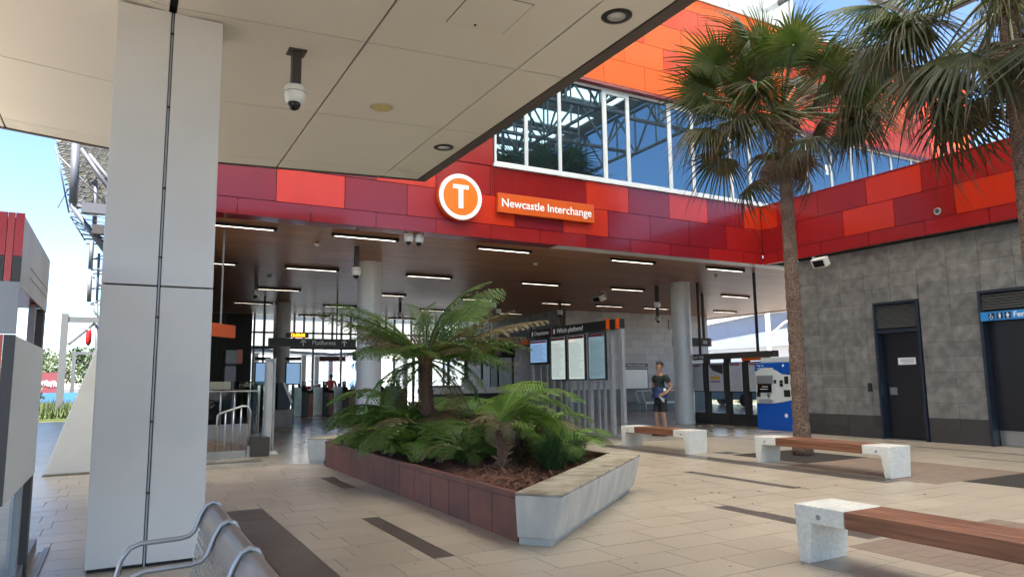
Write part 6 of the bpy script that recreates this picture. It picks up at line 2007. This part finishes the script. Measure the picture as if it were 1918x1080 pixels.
def tree(label, x, y, h, r, seed, m='tree_leaf', n=900, leaf=0.16):
    rr = random.Random(seed)
    t = thing('tree', label, 'tree', (x, y, 0), None)
    tr = MB().tube([(x, y, 0), (x + 0.1, y, h * 0.35), (x - 0.1, y, h * 0.7)], [0.035 * h, 0.026 * h, 0.012 * h], 8)
    cr = MB()
    for k in range(11):
        a = rr.uniform(0, 6.28)
        d = r * rr.uniform(0.2, 0.75)
        c = (x + math.cos(a) * d, y + math.sin(a) * d, h * rr.uniform(0.42, 0.88))
        tr.tube([(x, y, h * rr.uniform(0.25, 0.5)), c], 0.012 * h, 5, 0.003 * h)
        leafball(cr, c, r * rr.uniform(0.3, 0.5), n // 11, leaf, rr)
    obj('trunk', tr, M['wood_trunk'], t, smooth=True)
    obj('crown', cr, M[m], t)
tree('grey green tree behind the gantry at the left', -4.6, 74, 5.2, 3.0, 1, n=2600, leaf=0.13)
tree('darker rounded tree right of the gantry post', -1.6, 66, 4.6, 2.2, 2, 'leaf_dark', n=2200, leaf=0.12)
tree('low pale tree in front of the red container', -4.9, 53, 1.7, 0.9, 3, n=1100, leaf=0.09)
for k, (x, y) in enumerate(((-9, 88), (-3, 92), (3, 90))):
    tree('distant tree in the row behind the gantry, ' + ('leftmost', 'middle', 'rightmost')[k], x, y, 5.5, 3.2, 20 + k, n=1300, leaf=0.18)

# ------------------------------------------------------------------ outside beyond the gates: platform shelter and buildings
pf = thing('platform_shelter', 'white steel platform shelter with coloured glass screen beyond gates', 'shelter', (9, 42, 0))
obj('roof', MB().extr([(3.0, 35.5, 3.05), (9.3, 35.5, 2.72), (16.0, 35.5, 3.1), (16.0, 35.5, 3.25), (9.3, 35.5, 2.87), (3.0, 35.5, 3.2)], (0, 3.2, 0)), M['white'], pf)
obj('fascia_sign', MB().box((8.6, 35.4, 2.45), (9.9, 35.48, 2.7)), M['corten'], pf)
obj('fascia_sign', MB().box((10.4, 35.4, 2.62), (11.1, 35.48, 2.86)), M['yellow'], pf)
for k, x in enumerate((4.4, 6.0, 7.6, 8.2, 9.05, 10.0, 12.2, 14.0)):
    obj('column', MB().box((x - 0.11, 37.0 + 0.8 * (k % 3), 0.0), (x + 0.11, 37.22 + 0.8 * (k % 3), 3.0)), M['frame'], pf)
for k in range(7):
    obj('glass_panel', MB().box((4.6 + 1.05 * k, 42.0, 0.4), (5.6 + 1.05 * k, 42.02, 2.6)), M['glass'], pf)
cols = [(0.10, 0.28, 0.62), (0.55, 0.62, 0.75), (0.55, 0.28, 0.36), (0.08, 0.18, 0.5), (0.72, 0.72, 0.75)]
mats = [mat('mural_tone', c, 0.4, noise=0.2, ns=2) for c in cols]
rr = random.Random(8)
mu = obj('mural_screen', MB().box((10.2, 41.0, 0.5), (12.6, 41.05, 3.4)), mats[1], pf)
for k in range(14):
    x, z = rr.uniform(10.3, 12.2), rr.uniform(0.6, 3.0)
    pts = [(x + 0.28 * rr.uniform(0.5, 1.3) * math.cos(R(60 * q)), 40.985, z + 0.28 * rr.uniform(0.5, 1.2) * math.sin(R(60 * q))) for q in range(6)]
    obj('mural_patch', MB().extr(pts, (0, 0.012, 0)), mats[k % 5], mu)
for k in range(5):
    obj('mural_mullion', MB().box((10.2 + 0.6 * k - 0.03, 40.93, 0.4), (10.2 + 0.6 * k + 0.03, 40.98, 3.5)), M['greypaint'], mu)
obj('barrier_board', MB().box((7.9, 36.4, 1.05), (8.9, 36.45, 1.25)), M['scarlet'], pf)
bb = thing('pale_building', 'pale rendered building with windows beyond the platform', 'building', (14, 62, 0))
obj('wall', MB().box((2.0, 60.0, 0.0), (34, 70, 7.0)), mat('render_wall', (0.62, 0.60, 0.58), 0.8, noise=0.06, ns=1), bb)
for k in range(12):
    w = obj('window', MB().box((4.0 + 2.4 * k, 59.93, 1.6), (5.5 + 2.4 * k, 59.995, 3.6)), M['white'], bb)
    obj('pane', MB().box((4.15 + 2.4 * k, 59.91, 1.75), (4.7 + 2.4 * k, 59.929, 3.45)).box((4.8 + 2.4 * k, 59.91, 1.75), (5.35 + 2.4 * k, 59.929, 3.45)), M['greypaint'], w)
obj('parapet', MB().box((1.9, 59.8, 7.0), (34.1, 70.1, 7.25)), M['white'], bb)
t = thing('planter_hedge', 'green leafy hedge beyond the gates', 'hedge', (12, 47, 0))
rr = random.Random(31)
hm = MB()
for k in range(16):
    leafball(hm, (6.0 + 0.7 * k, 47 + rr.uniform(-0.2, 0.2), 0.55), 0.6, 130, 0.1, rr)
obj('foliage', hm, M['tree_leaf'], t)

# ------------------------------------------------------------------ outside on the right
nb = thing('neighbour_building', 'grey blue gabled building with white barge board beyond the hall', 'building', (46, 38, 0))
bgw = mat('grey_blue_wall', (0.24, 0.29, 0.38), 0.7, noise=0.04, ns=1)
obj('wall', MB().box((41.0, 22, 0.0), (55, 46, 3.6)), M['white'], nb)
obj('upper_wall', MB().extr([(40.6, 22, 3.6), (40.6, 46, 3.6), (40.6, 46, 5.2), (40.6, 38, 6.0), (40.6, 22, 7.0)], (14, 0, 0)), bgw, nb)
for k in range(9):
    obj('wall_seam', MB().box((40.58, 24 + 2.2 * k, 3.62), (40.598, 24.04 + 2.2 * k, 5.2)), M['greypaint'], nb)
for d, w in ((0.0, 0.16), (0.42, 0.12)):
    obj('barge_board', MB().extr([(40.2, 46, 5.2 + d), (40.2, 22, 7.0 + d * 1.2), (40.2, 22, 7.0 + w + d * 1.2), (40.2, 46, 5.2 + w + d)], (0.35, 0, 0)), M['white'], nb)
for k in range(6):
    w = obj('window', MB().box((40.93, 25 + 3.3 * k, 0.9), (40.995, 26.6 + 3.3 * k, 2.6)), M['frame'], nb)
    obj('pane', MB().box((40.91, 25.1 + 3.3 * k, 1.0), (40.929, 26.5 + 3.3 * k, 2.5)), M['mirror'], nb if False else w)
t = thing('lamp_post', 'pale steel mast with curved arm outside on the right', 'mast', (33, 29.0, 0))
obj('mast', MB().tube([(33, 28.9, 0.0), (33, 28.9, 6.5)], 0.13, 12), M['white'], t, smooth=True)
obj('arm', MB().tube([(33, 28.9, 3.6), (33.1, 28.6, 4.0), (33.3, 28.0, 4.5), (33.5, 27.0, 4.9)], 0.07, 8), M['white'], t, smooth=True)
t = thing('roadside_hedge', 'sunlit green hedge seen below the trip boards', 'hedge', (31, 30, 0))
hm = MB()
for k in range(22):
    leafball(hm, (30 + rr.uniform(-0.3, 0.3), 22 + 0.75 * k, 0.4), 0.55, 110, 0.1, rr)
obj('foliage', hm, M['tree_leaf'], t)
t = thing('parked_car', 'silver blue car parked outside seen through poster stand', 'car', (24, 24, 0))
cmx = Matrix.Translation((27.5, 26.5, 0)) @ Matrix.Rotation(R(95), 4, 'Z')
carm = mat('car_paint', (0.25, 0.40, 0.55), 0.25, metal=0.4, coat=0.6)
def px(pts, y0, y1):
    return [cmx @ Vector((p[0], y0, p[1])) for p in pts], cmx.to_3x3() @ Vector((0, y1 - y0, 0))
side = [(-2.15, 0.35), (-2.2, 0.75), (-1.9, 0.92), (1.0, 0.95), (1.9, 0.82), (2.2, 0.62), (2.2, 0.32)]
p_, o_ = px(side, -0.86, 0.86)
car = obj('body', MB().extr(p_, o_), carm, t, bevel=0.06, seg=3)
p_, o_ = px([(-1.75, 0.93), (-1.35, 1.38), (-0.2, 1.46), (0.55, 1.30), (1.15, 0.95)], -0.74, 0.74)
obj('cabin', MB().extr(p_, o_), M['mirror'], t, bevel=0.05)
p_, o_ = px([(-1.4, 1.372), (-0.2, 1.462), (0.52, 1.31), (0.5, 1.34), (-0.2, 1.495), (-1.42, 1.40)], -0.72, 0.72)
obj('car_roof', MB().extr(p_, o_), carm, t)
for xx in (-1.35, 1.4):
    for yy in (-0.8, 0.8):
        w = obj('wheel', MB().lathe([(0.16, -0.1), (0.32, -0.1), (0.32, 0.1), (0.16, 0.1)], cmx @ Vector((xx, yy, 0.32)), 18, (cmx @ Matrix.Rotation(R(90), 4, 'X')).to_3x3()), M['black'], t, smooth=False)
